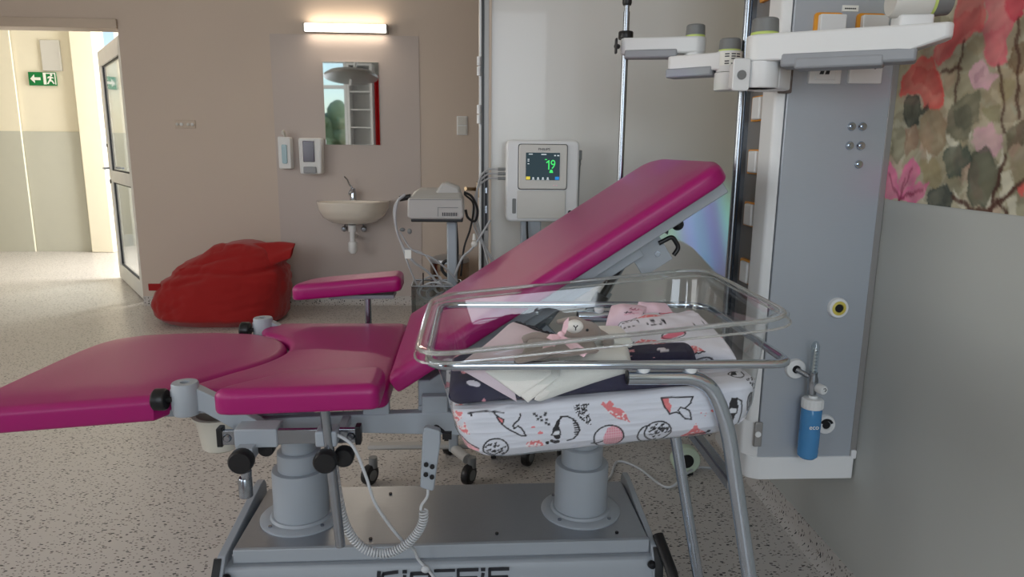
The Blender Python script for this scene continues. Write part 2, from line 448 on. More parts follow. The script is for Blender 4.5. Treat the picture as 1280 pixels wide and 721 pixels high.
# ------------------------------------------------------------------ painted prints (flat print on cloth and wallpaper)
class Canvas:
    def __init__(s, x0, x1, y0, y1, res, bg):
        s.x0, s.y0, s.res = x0, y0, res
        s.w = int((x1 - x0) / res) + 1; s.h = int((y1 - y0) / res) + 1
        s.a = np.zeros((s.h, s.w, 3)); s.a[:] = bg[:3]
        s.X = x0 + np.arange(s.w) * res; s.Y = y0 + np.arange(s.h) * res
    def _win(s, x0, x1, y0, y1):
        i0 = max(0, int((x0 - s.x0) / s.res)); i1 = min(s.w, int((x1 - s.x0) / s.res) + 2)
        j0 = max(0, int((y0 - s.y0) / s.res)); j1 = min(s.h, int((y1 - s.y0) / s.res) + 2)
        return i0, max(i0, i1), j0, max(j0, j1)
    def poly(s, pts, col, alpha=1., wash=0., seed=0, edge=0.):
        xs = [p[0] for p in pts]; ys = [p[1] for p in pts]
        i0, i1, j0, j1 = s._win(min(xs), max(xs), min(ys), max(ys))
        if i1 <= i0 or j1 <= j0: return
        X, Y = np.meshgrid(s.X[i0:i1], s.Y[j0:j1])
        ins = np.zeros(X.shape, bool); n = len(pts); dmin = np.full(X.shape, 1e9)
        for k in range(n):
            ax, ay = pts[k]; bx, by = pts[(k + 1) % n]
            if ay != by:
                c = ((ay > Y) != (by > Y)) & (X < (bx - ax) * (Y - ay) / (by - ay) + ax); ins ^= c
            if wash or edge:
                L2 = (bx - ax) ** 2 + (by - ay) ** 2 + 1e-12
                t = np.clip(((X - ax) * (bx - ax) + (Y - ay) * (by - ay)) / L2, 0, 1)
                dmin = np.minimum(dmin, np.hypot(X - ax - t * (bx - ax), Y - ay - t * (by - ay)))
        al = ins * alpha
        if wash:
            sc = max(max(xs) - min(xs), max(ys) - min(ys))
            rng = np.random.RandomState(seed + 5)
            w = np.zeros(X.shape)
            for q in range(6):
                fx, fy = rng.uniform(-1, 1, 2) * (2 + 2 * q) * 3 / sc; w += np.sin(fx * X + fy * Y + rng.uniform(0, 6)) / (1 + q * .6)
            w = w / 5
            al = al * np.clip(1 + wash * w, .15, 1.15) * np.clip(.78 + .4 * np.exp(-dmin / (sc * .035)), 0, 1.1)
            al = np.clip(al, 0, 1)
        al = al[..., None]
        s.a[j0:j1, i0:i1] = s.a[j0:j1, i0:i1] * (1 - al) + np.array(col[:3]) * al
    def ell(s, cx, cy, rx, ry, col, alpha=1., rot=0., wash=0., seed=0, n=24, wob=0.):
        rng = random.Random(seed); pts = []
        ph = [rng.uniform(0, 6) for _ in range(3)]
        for k in range(n):
            q = 2 * PI * k / n; rr = 1 + wob * (math.sin(2 * q + ph[0]) + .7 * math.sin(3 * q + ph[1]) + .5 * math.sin(5 * q + ph[2]))
            a = math.cos(q) * rx * rr; b = math.sin(q) * ry * rr
            pts.append((cx + a * math.cos(rot) - b * math.sin(rot), cy + a * math.sin(rot) + b * math.cos(rot)))
        s.poly(pts, col, alpha, wash, seed)
    def line(s, pts, col, w, alpha=1.):
        for k in range(len(pts) - 1):
            (ax, ay), (bx, by) = pts[k], pts[k + 1]
            i0, i1, j0, j1 = s._win(min(ax, bx) - w, max(ax, bx) + w, min(ay, by) - w, max(ay, by) + w)
            if i1 <= i0 or j1 <= j0: continue
            X, Y = np.meshgrid(s.X[i0:i1], s.Y[j0:j1]); L2 = (bx - ax) ** 2 + (by - ay) ** 2 + 1e-12
            t = np.clip(((X - ax) * (bx - ax) + (Y - ay) * (by - ay)) / L2, 0, 1)
            d = np.hypot(X - ax - t * (bx - ax), Y - ay - t * (by - ay))
            al = (np.clip(1 - (d - w / 2) / s.res, 0, 1) * alpha)[..., None]
            s.a[j0:j1, i0:i1] = s.a[j0:j1, i0:i1] * (1 - al) + np.array(col[:3]) * al
    def ring(s, cx, cy, rx, ry, col, w, a0=0, a1=360, n=28):
        s.line([(cx + rx * math.cos(math.radians(a0 + (a1 - a0) * k / n)), cy + ry * math.sin(math.radians(a0 + (a1 - a0) * k / n))) for k in range(n + 1)], col, w)
    def sample(s, u, v):
        i = np.clip(np.round((np.asarray(u) - s.x0) / s.res).astype(int), 0, s.w - 1)
        j = np.clip(np.round((np.asarray(v) - s.y0) / s.res).astype(int), 0, s.h - 1)
        return s.a[j, i]
def paint(o, cols):
    at = o.data.color_attributes.new('print', 'FLOAT_COLOR', 'POINT')
    c = np.ones((len(o.data.vertices), 4), np.float32); c[:, :3] = cols
    at.data.foreach_set('color', c.ravel())

# ================================================================== SETTING
XW = 1.043; YB = 5.444; YM = 2.80; YF = -2.0; XL = -4.3; ZC = 3.0; YU = 1.743
struct('floor', MB().box(XL - .2, 1.6, YF - .1, YB + .0, -.05, 0).box(-9.5, -1.2, YB, 10.0, -.05, 0), M_floor, smooth=False)
struct('ceiling', MB().box(XL - .2, 1.6, YF - .1, YB + .2, ZC, ZC + .05).box(-9.5, -1.2, YB + .2, 10.0, 2.8, 2.85), M_ceil, smooth=False)
wb = struct('wall_back', MB().box(-2.595, 1.6, YB, YB + .16, 0, ZC).box(-3.9, -2.595, YB, YB + .16, 2.05, ZC).box(XL - .1, -3.9, YB, YB + .16, 0, ZC), M_wall_back, smooth=False)
struct('cladding_panel', MB().box(-1.515, -.43, YB - .005, YB + .001, .07, 2.035), M_clad, wb, smooth=False, label='smooth pale grey splash panel around the sink')
struct('trim_1', MB().box(-3.9, -2.595, YB - .02, YB + .005, 2.05, 2.115), M_trim, bevel=.003)
struct('baseboard_back', MB().prism([(YB, 0), (YB - .03, 0), (YB - .012, .012), (YB - .006, .03), (YB - .005, .072), (YB, .072)], -2.595, 1.5, lambda a, b, h: (h, a, b)), M_floor)
struct('baseboard_right', MB().prism([(XW, 0), (XW - .03, 0), (XW - .012, .012), (XW - .006, .03), (XW - .005, .075), (XW, .075)], YF, YM, lambda a, b, h: (a, h, b)), M_floor)
struct('baseboard_middle', MB().prism([(YM, 0), (YM - .03, 0), (YM - .012, .012), (YM - .006, .03), (YM - .005, .075), (YM, .075)], .05, XW, lambda a, b, h: (h, a, b)), M_floor)
struct('wall_right', MB().box(XW, XW + .15, YF, YM + .12, 0, ZC), M_wall_r, smooth=False)
struct('wall_middle', MB().box(.056, XW, YM, YM + .12, 0, ZC), M_wall_m, smooth=False)
struct('wall_alcove', MB().box(1.2, 1.3, YM + .12, YB, 0, ZC), M_wall_back, smooth=False)
def window_wall(name, m, horiz, pos, thick, a0, a1, holes):
    """wall with rectangular holes; horiz: runs along X at Y=pos, else along Y at X=pos"""
    mb = MB()
    def bx(u0, u1, z0, z1):
        if u1 - u0 < 1e-3 or z1 - z0 < 1e-3: return
        if horiz: mb.box(u0, u1, pos - thick, pos, z0, z1)
        else: mb.box(pos - thick, pos, u0, u1, z0, z1)
    c = a0
    for h0, h1, z0, z1 in sorted(holes):
        bx(c, h0, 0, ZC); bx(h0, h1, 0, z0); bx(h0, h1, z1, ZC); c = h1
    bx(c, a1, 0, ZC)
    return struct(name, mb, m, smooth=False)
window_wall('wall_front', M_wall_r, True, YF, .25, XL, XW, [(-3.7, -2.3, .85, 2.75), (-.5, .75, .95, 2.6)])
window_wall('wall_left', M_wall_back, False, XL, .25, YF, YB, [(-.1, 2.5, .95, 2.6)])
def window(name, horiz, pos, u0, u1, z0, z1, transom=None, mull=None):
    mb = MB(); w = .06
    def bx(mbb, a0, a1, b0, b1, t0=-.16, t1=-.09):
        if horiz: mbb.box(a0, a1, pos + t0, pos + t1, b0, b1)
        else: mbb.box(pos + t0, pos + t1, a0, a1, b0, b1)
    bx(mb, u0, u0 + w, z0, z1); bx(mb, u1 - w, u1, z0, z1); bx(mb, u0 + w, u1 - w, z0, z0 + w); bx(mb, u0 + w, u1 - w, z1 - w, z1)
    if mull: bx(mb, mull - w / 2, mull + w / 2, z0 + w, z1 - w)
    if transom: bx(mb, u0 + w, u1 - w, transom - w / 2, transom + w / 2)
    o = struct(name, mb, M_white, bevel=.004)
    p = MB(); bx(p, u0 + w, u1 - w, z0 + w, z1 - w, -.13, -.124); struct('pane', p, M_pane, o, smooth=False)
    s = MB(); bx(s, u0 - .02, u1 + .02, z0 - .03, z0, -.09, .12); struct('window_sill', s, M_white, o, bevel=.004)
window('window_1', True, YF, -3.7, -2.3, .85, 2.75, transom=2.28)
window('window_2', True, YF, -.5, .75, .95, 2.6, mull=.12)
window('window_3', False, XL, -.1, 2.5, .95, 2.6, mull=1.2)

# corridor beyond the doorway
struct('wall_corridor', MB().box(-9.5, -4.47, 8.35, 8.5, 0, 2.8), M_corr, smooth=False)
struct('trim_2', MB().box(-9.5, -5.13, 8.335, 8.35, 0, 1.37).box(-5.125, -4.47, 8.33, 8.35, 0, 1.37), M_dado, smooth=False, label='grey wipeable lower wall covering of the corridor')
struct('wall_corridor_left', MB().box(-9.5, -5.14, 8.31, 8.336, 0, 2.8), M_corr, smooth=False)
struct('trim_3', MB().box(-9.5, -5.14, 8.305, 8.31, 0, 1.37), M_dado, smooth=False, label='grey lower covering of the nearer corridor wall')
struct('trim_4', MB().box(-4.47, -4.22, 8.25, 8.5, 0, 2.8), M_corr, bevel=.01, label='white pilaster at the corridor corner')
struct('wall_corridor_end', MB().box(-4.3, -1.2, 8.9, 9.0, 0, 2.8), M_corw, smooth=False)
struct('wall_corridor_right', MB().box(-1.3, -1.2, YB + .16, 9.0, 0, 2.8), M_corw, smooth=False)
struct('wall_corridor_far', MB().box(-9.5, -9.4, YB + .16, 8.5, 0, 2.8), M_corr, smooth=False)
struct('wall_corridor_near', MB().box(-9.5, XL - .1, YB, YB + .16, 0, 2.8), M_corr, smooth=False)
sg = obj('exit_sign', MB().box(-4.99, -4.69, 8.322, 8.334, 1.87, 2.015), M_green, bevel=.002)
tag(sg, 'green emergency exit sign with arrow and running figure on the corridor wall', 'sign')
sg.location.y += 0
def sgp(poly, name, m=M_paper):
    o = obj(name, MB().prism(poly, 8.318, 8.322, lambda a, b, h: (a, h, b)), m, sg, smooth=False); return o
def sc(pts, cx=-4.84, cz=1.9425): return [(cx + a, cz + b) for a, b in pts]
sgp(sc([(-.13, 0), (-.085, .045), (-.085, .015), (-.02, .015), (-.02, -.015), (-.085, -.015), (-.085, -.045)]), 'arrow')
sgp(sc([(.012, -.06), (.04, -.06), (.04, .055), (.135, .055), (.135, -.06), (.145, -.06), (.145, .066), (.012, .066)]), 'door_symbol')
sgp(sc([(.045, -.055), (.062, -.055), (.08, -.025), (.1, -.03), (.115, -.055), (.13, -.05), (.108, -.015), (.095, -.012), (.1, .01), (.12, .005), (.122, .014), (.09, .03), (.065, .024), (.055, .008), (.062, .004), (.074, .014), (.08, .008), (.072, -.012)]), 'running_figure')
sgp(sc([(.1 + .012 * math.cos(t * PI / 5), .042 + .012 * math.sin(t * PI / 5)) for t in range(10)]), 'running_figure')
ap = obj('access_panel', MB().box(-4.83, -4.62, 8.325, 8.35, 2.03, 2.36), M_offw, bevel=.006)
tag(ap, 'pale rectangular service hatch on the corridor wall above the exit sign', 'panel')

# door leaf into corridor
d1 = Vector((-2.64, 5.60)); d2 = Vector((-3.358, 6.671)); dd = (d2 - d1).normalized(); DL = 1.25; dn = Vector((-dd.y, dd.x))
def dmap(a, t, h): q = d1 + dd * a + dn * t; return (q.x, q.y, h)
def dbox(mb, a0, a1, t0, t1, z0, z1):
    v = [dmap(a, t, z) for a in (a0, a1) for t in (t0, t1) for z in (z0, z1)]
    return mb.add(v, [(0, 1, 3, 2), (4, 6, 7, 5), (0, 4, 5, 1), (2, 3, 7, 6), (0, 2, 6, 4), (1, 5, 7, 3)])
mb = MB(); f = .12
dbox(mb, 0, f, -.025, .025, .01, 2.03); dbox(mb, DL - f, DL, -.025, .025, .01, 2.03); dbox(mb, f, DL - f, -.025, .025, .01, .14)
dbox(mb, f, DL - f, -.025, .025, 1.9, 2.03); dbox(mb, f, DL - f, -.025, .025, .9, 1.0)
door = struct('door_1', mb, M_corw, bevel=.004, label='white glazed door leaf standing open into the corridor')
for z0, z1 in ((.14, .9), (1.0, 1.9)):
    struct('pane', dbox(MB(), f, DL - f, -.005, .005, z0, z1), M_pane, door, smooth=False)
    g = MB()
    for a0, a1, b0, b1 in ((f, f + .012, z0, z1), (DL - f - .012, DL - f, z0, z1), (f, DL - f, z0, z0 + .012), (f, DL - f, z1 - .012, z1)):
        dbox(g, a0, a1, -.012, .012, b0, b1)
    struct('gasket', g, M_floc, door, smooth=False)
for s in (-1, 1):
    h = MB().tube(fillet([dmap(DL - .06, s * .02, 1.02), dmap(DL - .06, s * .075, 1.02), dmap(DL - .19, s * .075, 1.02)], .02), .010)
    struct('handle', h, M_chromes, door)
struct('lock', MB().tube([dmap(DL - .06, -.035, .90), dmap(DL - .06, .035, .90)], .018).tube([dmap(DL - .06, -.032, 1.22), dmap(DL - .06, .032, 1.22)], .016), M_floc, door)

# jamb of the white partition, edge-on door leaf behind it
jm = struct('trim_5', MB().box(.028, .047, YM - .006, YM + .12, 0, ZC), M_alu, bevel=.001, label='grey metal jamb at the edge of the white partition')
struct('gasket', MB().box(.019, .028, YM - .008, YM + .06, 0, ZC), M_black, jm, smooth=False)
struct('edge_strip', MB().box(.047, .057, YM - .010, YM + .12, 0, ZC), M_trim, jm, bevel=.001)
struct('strike_plate', MB().box(.031, .043, YM - .009, YM - .004, .90, 1.13), M_floc, jm, bevel=.001)
struct('latch', MB().box(.034, .040, YM - .012, YM - .006, .97, 1.0).box(.034, .040, YM - .012, YM - .006, 1.05, 1.07), M_chromes, jm)
d2_ = struct('door_2', MB().box(.010, .018, YM + .01, YM + .9, .01, 2.1), M_white, bevel=.001, label='narrow white door edge seen edge-on beside the partition')
for z in (1.535, 1.355):
    for k in (0, 1):
        struct('hinge', MB().cyl((.008, YM + .0, z - .036 + k * .037), (.008, YM + .0, z - .003 + k * .037), .008, n=12), M_white, d2_)
struct('handle', MB().tube(fillet([(.008, YM + .06, 1.062), (-.018, YM + .03, 1.062), (-.045, YM - .0, 1.066)], .02), .008).box(-.002, .010, YM + .02, YM + .1, 1.03, 1.09), mat('worn_brass', rgb(150, 130, 105), .3, 1.), d2_)

# mural on the right wall (flat printed wallpaper, from 1.105 m up)
cv = Canvas(-2.0, YM, 1.105, ZC, .003, rgb(188, 182, 158))
rng = random.Random(4)
def RG(r, g, b, k=1.12):
    return rgb(min(255, r * k), min(255, g * k), min(255, b * k))
for k in range(420):
    c = rng.choice([(120, 118, 92), (150, 140, 110), (165, 155, 130), (190, 185, 160), (150, 110, 105), (135, 128, 100)])
    cv.ell(rng.uniform(-2, YM), rng.uniform(1.1, ZC), rng.uniform(.03, .12), rng.uniform(.02, .08), RG(*c, 1.05), .5, rng.uniform(0, 3), .5, k, wob=.15)
def flower(cx, cy, r, col, seed):
    rr = random.Random(seed)
    n = rr.choice([4, 5, 6]); a0 = rr.uniform(0, 6)
    for k in range(n):
        a = a0 + 2 * PI * k / n; L = r * rr.uniform(.8, 1.2); w = L * .36
        pts = [(cx, cy)]
        for q in range(1, 10):
            t = q / 10; pts.append((cx + math.cos(a) * L * t - math.sin(a) * w * math.sin(PI * t ** .8), cy + math.sin(a) * L * t + math.cos(a) * w * math.sin(PI * t ** .8)))
        pts.append((cx + math.cos(a) * L, cy + math.sin(a) * L))
        for q in range(9, 0, -1):
            t = q / 10; pts.append((cx + math.cos(a) * L * t + math.sin(a) * w * math.sin(PI * t ** .8), cy + math.sin(a) * L * t - math.cos(a) * w * math.sin(PI * t ** .8)))
        cv.poly(pts, RG(*col), .85, .35, seed + k)
        cv.line([(cx, cy), (cx + math.cos(a) * L * .8, cy + math.sin(a) * L * .8)], RG(120, 20, 50), .003, .5)
for k in range(130):
    x, y = rng.uniform(-2, YM), rng.uniform(1.12, ZC)
    if 1.2 < x < 1.8 and y < 1.75: continue
    if rng.random() < .35: flower(x, y, rng.uniform(.08, .16), rng.choice([(190, 80, 90), (185, 90, 130), (200, 100, 95)]), k)
    else: cv.ell(x, y, rng.uniform(.03, .08), rng.uniform(.03, .06), RG(*rng.choice([(55, 60, 52), (90, 85, 65), (125, 110, 85), (70, 50, 40)])), .8, rng.uniform(0, 3), .3, k, wob=.2)
P = cv.poly
for k in range(150):
    c = rng.choice([(120, 112, 88), (96, 92, 74), (150, 128, 104), (170, 130, 120), (134, 122, 96), (80, 78, 66)])
    cv.ell(rng.uniform(1.15, 1.85), rng.uniform(1.1, 1.75), rng.uniform(.015, .05), rng.uniform(.015, .05), RG(*c), .4, rng.uniform(0, 3), .6, 900 + k, wob=.2)
P([(1.5577, 1.5612), (1.4646, 1.5421), (1.4593, 1.493), (1.4629, 1.4663), (1.4907, 1.4675), (1.5113, 1.4518), (1.5456, 1.4502), (1.5559, 1.4254), (1.591, 1.4163), (1.6162, 1.4327), (1.6104, 1.4591), (1.5561, 1.4776)], RG(196, 84, 88), .88, .3, 1)
P([(1.5575, 1.5101), (1.4736, 1.5198), (1.4654, 1.4698), (1.5024, 1.4787), (1.5366, 1.4554), (1.5666, 1.4267), (1.5924, 1.4231)], RG(180, 60, 66), .45, .5, 31)
P([(1.4646, 1.5421), (1.3574, 1.52), (1.3529, 1.4745), (1.3788, 1.4704), (1.389, 1.4403), (1.3764, 1.3978), (1.4001, 1.3917), (1.4366, 1.4018), (1.4499, 1.437), (1.4635, 1.4695), (1.4547, 1.4922)], RG(188, 92, 104), .85, .3, 2)
P([(1.4173, 1.5323), (1.3574, 1.52), (1.3529, 1.4745), (1.3709, 1.4708), (1.3943, 1.4875)], RG(170, 40, 62), .85, .3, 3)
P([(1.453, 1.4617), (1.4035, 1.4717), (1.3801, 1.4041), (1.4047, 1.394), (1.4346, 1.4046)], RG(180, 60, 84), .4, .6, 34)
P([(1.7269, 1.3914), (1.7128, 1.4156), (1.6851, 1.4305), (1.6646, 1.447), (1.6392, 1.4355), (1.6226, 1.4369), (1.5821, 1.3985), (1.5637, 1.3599), (1.5495, 1.3254), (1.5707, 1.3144), (1.6164, 1.3209), (1.6356, 1.3481), (1.6774, 1.3618), (1.727, 1.3597)], RG(196, 80, 76), .88, .3, 4)
P([(1.6714, 1.4218), (1.589, 1.4059), (1.5678, 1.3535), (1.6009, 1.356), (1.6396, 1.38), (1.6895, 1.3916)], RG(165, 40, 44), .5, .6, 35)
P([(1.4873, 1.3792), (1.4738, 1.4061), (1.4516, 1.4097), (1.4296, 1.3889), (1.3958, 1.3704), (1.4216, 1.3485), (1.4589, 1.3546)], RG(196, 150, 166), .8, .3, 5)
P([(1.4646, 1.3833), (1.4445, 1.3966), (1.4408, 1.3778), (1.4618, 1.3692)], RG(120, 80, 90), .5, .3, 6)
P([(1.4417, 1.2686), (1.3991, 1.2798), (1.3643, 1.2546), (1.3595, 1.2304), (1.3782, 1.2181), (1.4236, 1.2241), (1.4478, 1.2432)], RG(190, 146, 160), .75, .4, 7)
P([(1.6298, 1.3019), (1.5995, 1.3214), (1.5596, 1.3125), (1.5382, 1.2846), (1.5319, 1.2372), (1.5613, 1.2131), (1.6098, 1.2304), (1.6345, 1.2664)], RG(132, 112, 86), .85, .35, 8)
P([(1.6157, 1.2017), (1.5891, 1.2128), (1.5606, 1.2096), (1.5343, 1.186), (1.5274, 1.1621), (1.5468, 1.1403), (1.5955, 1.1592)], RG(138, 126, 92), .8, .3, 9)
P([(1.7431, 1.2764), (1.7067, 1.2903), (1.673, 1.2599), (1.6806, 1.223), (1.7001, 1.1927), (1.7336, 1.2151)], RG(110, 106, 84), .8, .4, 10)
P([(1.6918, 1.2787), (1.644, 1.2846), (1.6309, 1.2663), (1.6392, 1.2304), (1.6729, 1.2156)], RG(130, 100, 82), .8, .3, 11)
P([(1.4282, 1.3151), (1.3855, 1.3186), (1.3735, 1.288), (1.4077, 1.2789)], RG(122, 118, 86), .8, .3, 12)
P([(1.3958, 1.3704), (1.3486, 1.3588), (1.3498, 1.3252), (1.3816, 1.3202)], RG(136, 126, 92), .8, .3, 13)
P([(1.509, 1.4641), (1.4617, 1.46), (1.4435, 1.4361), (1.4634, 1.4235), (1.4933, 1.4336)], RG(140, 124, 96), .6, .3, 14)
P([(1.5699, 1.3905), (1.5349, 1.3969), (1.5245, 1.3698), (1.5524, 1.3556)], RG(160, 135, 115), .6, .3, 15)
P([(1.7044, 1.3419), (1.6929, 1.3594), (1.6684, 1.359), (1.6405, 1.3378), (1.6285, 1.3244), (1.6103, 1.3359), (1.6092, 1.3136), (1.6369, 1.3079), (1.638, 1.2844), (1.6774, 1.282), (1.7032, 1.3109)], RG(44, 50, 44), .92, .25, 16)
P([(1.5422, 1.3049), (1.5237, 1.3304), (1.5111, 1.3374), (1.485, 1.344), (1.4508, 1.3508), (1.4371, 1.3187), (1.4404, 1.2988), (1.4338, 1.2841), (1.4534, 1.2804), (1.456, 1.2562), (1.4763, 1.2422), (1.4974, 1.2489), (1.5057, 1.2603), (1.5331, 1.2642)], RG(98, 96, 78), .9, .4, 17)
P([(1.519, 1.317), (1.4708, 1.3207), (1.4543, 1.2849), (1.4798, 1.2696), (1.5073, 1.2835)], RG(60, 64, 56), .5, .5, 18)
P([(1.5324, 1.2031), (1.5292, 1.2236), (1.5143, 1.2425), (1.4891, 1.2423), (1.4739, 1.2304), (1.4554, 1.2433), (1.4458, 1.224), (1.447, 1.2014), (1.4654, 1.1879), (1.468, 1.1713), (1.4934, 1.1636), (1.5166, 1.1762)], RG(58, 70, 62), .92, .35, 19)
P([(1.4462, 1.1591), (1.4498, 1.1916), (1.4421, 1.224), (1.4084, 1.2379), (1.3825, 1.2181), (1.366, 1.1999), (1.3475, 1.1912), (1.3491, 1.1576), (1.3627, 1.132), (1.3754, 1.1173), (1.4201, 1.1137), (1.4401, 1.1332)], RG(62, 68, 56), .92, .4, 20)
P([(1.5736, 1.1066), (1.5715, 1.1247), (1.5504, 1.1471), (1.5261, 1.1449), (1.5074, 1.1562), (1.4835, 1.129), (1.4887, 1.1042), (1.5612, 1.1011)], RG(46, 56, 54), .92, .3, 21)
P([(1.5152, 1.1695), (1.4742, 1.1677), (1.455, 1.1455), (1.4831, 1.1372)], RG(120, 116, 92), .7, .3, 22)
P([(1.3601, 1.2545), (1.3473, 1.2721), (1.3146, 1.2827), (1.2966, 1.2534), (1.309, 1.2391), (1.333, 1.2411), (1.3424, 1.2274)], RG(84, 76, 58), .88, .3, 23)
P([(1.3764, 1.3978), (1.3699, 1.426), (1.3448, 1.4338), (1.3265, 1.4032), (1.3332, 1.3757), (1.3593, 1.3726)], RG(96, 72, 48), .9, .4, 24)
P([(1.3409, 1.158), (1.3159, 1.195), (1.295, 1.2072), (1.2782, 1.1613), (1.3018, 1.1243), (1.3219, 1.1045)], RG(130, 122, 96), .7, .4, 25)
for q in ([(1.5335, 1.2609), (1.507, 1.257), (1.488, 1.237), (1.5181, 1.2358)], [(1.464, 1.2627), (1.4504, 1.2656), (1.456, 1.2465)], [(1.3595, 1.2304), (1.3447, 1.2064), (1.3679, 1.1925)], [(1.5983, 1.2304), (1.5774, 1.2164), (1.5858, 1.2022)], [(1.3492, 1.179), (1.3312, 1.1916), (1.312, 1.1595), (1.336, 1.1339), (1.3478, 1.1256), (1.3442, 1.1578)], [(1.4844, 1.1438), (1.4588, 1.1253), (1.4309, 1.1207), (1.4459, 1.0998), (1.4791, 1.1172)], [(1.332, 1.1342), (1.3053, 1.142), (1.2893, 1.1015), (1.3139, 1.1052)], [(1.587, 1.1452), (1.575, 1.1423), (1.5856, 1.1093)], [(1.3782, 1.1309), (1.3649, 1.1431), (1.3677, 1.1223), (1.38, 1.1182)]):
    P(q, rgb(214, 210, 190), .75)
P([(1.3061, 1.1539), (1.2926, 1.1723), (1.2782, 1.1613), (1.2856, 1.1374)], RG(200, 90, 84), .9)
# lower pink flower with veins
for q in ([(1.6828, 1.106), (1.7389, 1.1059), (1.7479, 1.1369), (1.7459, 1.1683), (1.7385, 1.1996), (1.7108, 1.181), (1.6933, 1.1588)], [(1.6828, 1.106), (1.6921, 1.1398), (1.6828, 1.1705), (1.6684, 1.1934), (1.6432, 1.2086), (1.6166, 1.1945), (1.6076, 1.1731), (1.6277, 1.1431)], [(1.6828, 1.106), (1.6505, 1.1345), (1.6056, 1.1515), (1.5674, 1.1547), (1.5792, 1.1349), (1.608, 1.104)]):
    P(q, RG(200, 100, 140), .9, .3, 26)
for q in ([(1.6803, 1.1062), (1.6425, 1.1866)], [(1.6803, 1.1062), (1.7351, 1.1687)], [(1.6803, 1.1062), (1.592, 1.1414)], [(1.6803, 1.1062), (1.6688, 1.1635)], [(1.6803, 1.1062), (1.6248, 1.1286)]): cv.line(q, RG(120, 20, 60), .003, .7)
for q, w in (([(1.5126, 1.4583), (1.5165, 1.4142), (1.5223, 1.3336)], .004), ([(1.4007, 1.3947), (1.3787, 1.3391), (1.3613, 1.2605)], .004), ([(1.3642, 1.4765), (1.3573, 1.4185), (1.3401, 1.3477), (1.3299, 1.2891)], .005), ([(1.3488, 1.2184), (1.3557, 1.1695), (1.3676, 1.1003)], .008), ([(1.2892, 1.1782), (1.3223, 1.1469), (1.3656, 1.1118), (1.4183, 1.1048), (1.4575, 1.1188), (1.4861, 1.1268)], .009), ([(1.5766, 1.3979), (1.5412, 1.4028), (1.5085, 1.4037)], .005), ([(1.3219, 1.1045), (1.3514, 1.1266), (1.3088, 1.1597)], .005)):
    cv.line(q, RG(70, 42, 34), w, .9)
ys = [-2 + .05 * i for i in range(64)] + [1.2 + .003 * i for i in range(int(1.6 / .003) + 1)]
ys[-1] = YM
zs = [1.105 + .0035 * i for i in range(200)] + [1.805 + .05 * i for i in range(25)]
nu, nv = len(ys), len(zs)
V = [(XW - .0015, y, min(z, ZC)) for z in zs for y in ys]
F = [(j * nu + i, (j + 1) * nu + i, (j + 1) * nu + i + 1, j * nu + i + 1) for j in range(nv - 1) for i in range(nu - 1)]
mb = MB(); mb.v = V; mb.f = F
mu_ = obj('mural', mb, attr_mat('mural_print', .6, .05), smooth=False)
A_ = cv.a.copy()
for _ in range(1):
    A_[1:-1, 1:-1] = (A_[1:-1, 1:-1] * 2 + A_[:-2, 1:-1] + A_[2:, 1:-1] + A_[1:-1, :-2] + A_[1:-1, 2:]) / 6
cv.a = A_
va = np.array(V); wy = .004 * (np.sin(va[:, 1] * 90 + va[:, 2] * 40) + np.sin(va[:, 2] * 130 - va[:, 1] * 60 + 1)) * .6; wz = .004 * (np.sin(va[:, 2] * 85 + va[:, 1] * 55) + np.sin(va[:, 1] * 150 + 2)) * .6
cc_ = cv.sample(va[:, 1] + wy, va[:, 2] + wz)
gr = 1 + .13 * np.sin(va[:, 1] * 37 + 3 * np.sin(va[:, 2] * 21)) * np.sin(va[:, 2] * 43 + 2 * np.sin(va[:, 1] * 29)) + .07 * np.sin(va[:, 1] * 111 + va[:, 2] * 83) * np.sin(va[:, 2] * 140)
paint(mu_, np.clip(cc_ * gr[:, None], 0, 1))
tag(mu_, 'floral watercolour wallpaper band with pink flowers and dark leaves on the right wall', 'mural')

# ================================================================== DELIVERY BED
bed = thing('delivery_bed', 'magenta padded birthing bed on a grey two-column base with raised backrest', 'bed', (-.08, 1.74, 0))
PA = math.atan(.655); ca, sa = math.cos(PA), math.sin(PA)
# base
bp = obj('base_plate', MB().box(-.60, .435, 1.595, 1.905, .235, .25), M_steel, bed, bevel=.002)
for a_, b_ in ((-.245, 1.855), (-.27, 1.62), (.05, 1.63), (.36, 1.62)): obj('screw', MB().cyl((a_, b_, .249), (a_, b_, .254), .0045, n=12), M_black, bp)
obj('base_step', MB().box(-.60, .437, 1.585, 1.60, .215, .25), M_grey, bed, bevel=.002)
obj('base_recess', MB().box(-.605, .44, 1.59, 1.90, .19, .236), M_steel, bed, bevel=.002)
bc = obj('base_cover', MB().prism([(1.56, .05), (1.56, .185), (1.572, .21), (1.60, .21), (1.91, .21), (1.91, .05)], -.625, .448, lambda a, b, h: (h, a, b)), M_grey, bed, bevel=.006)
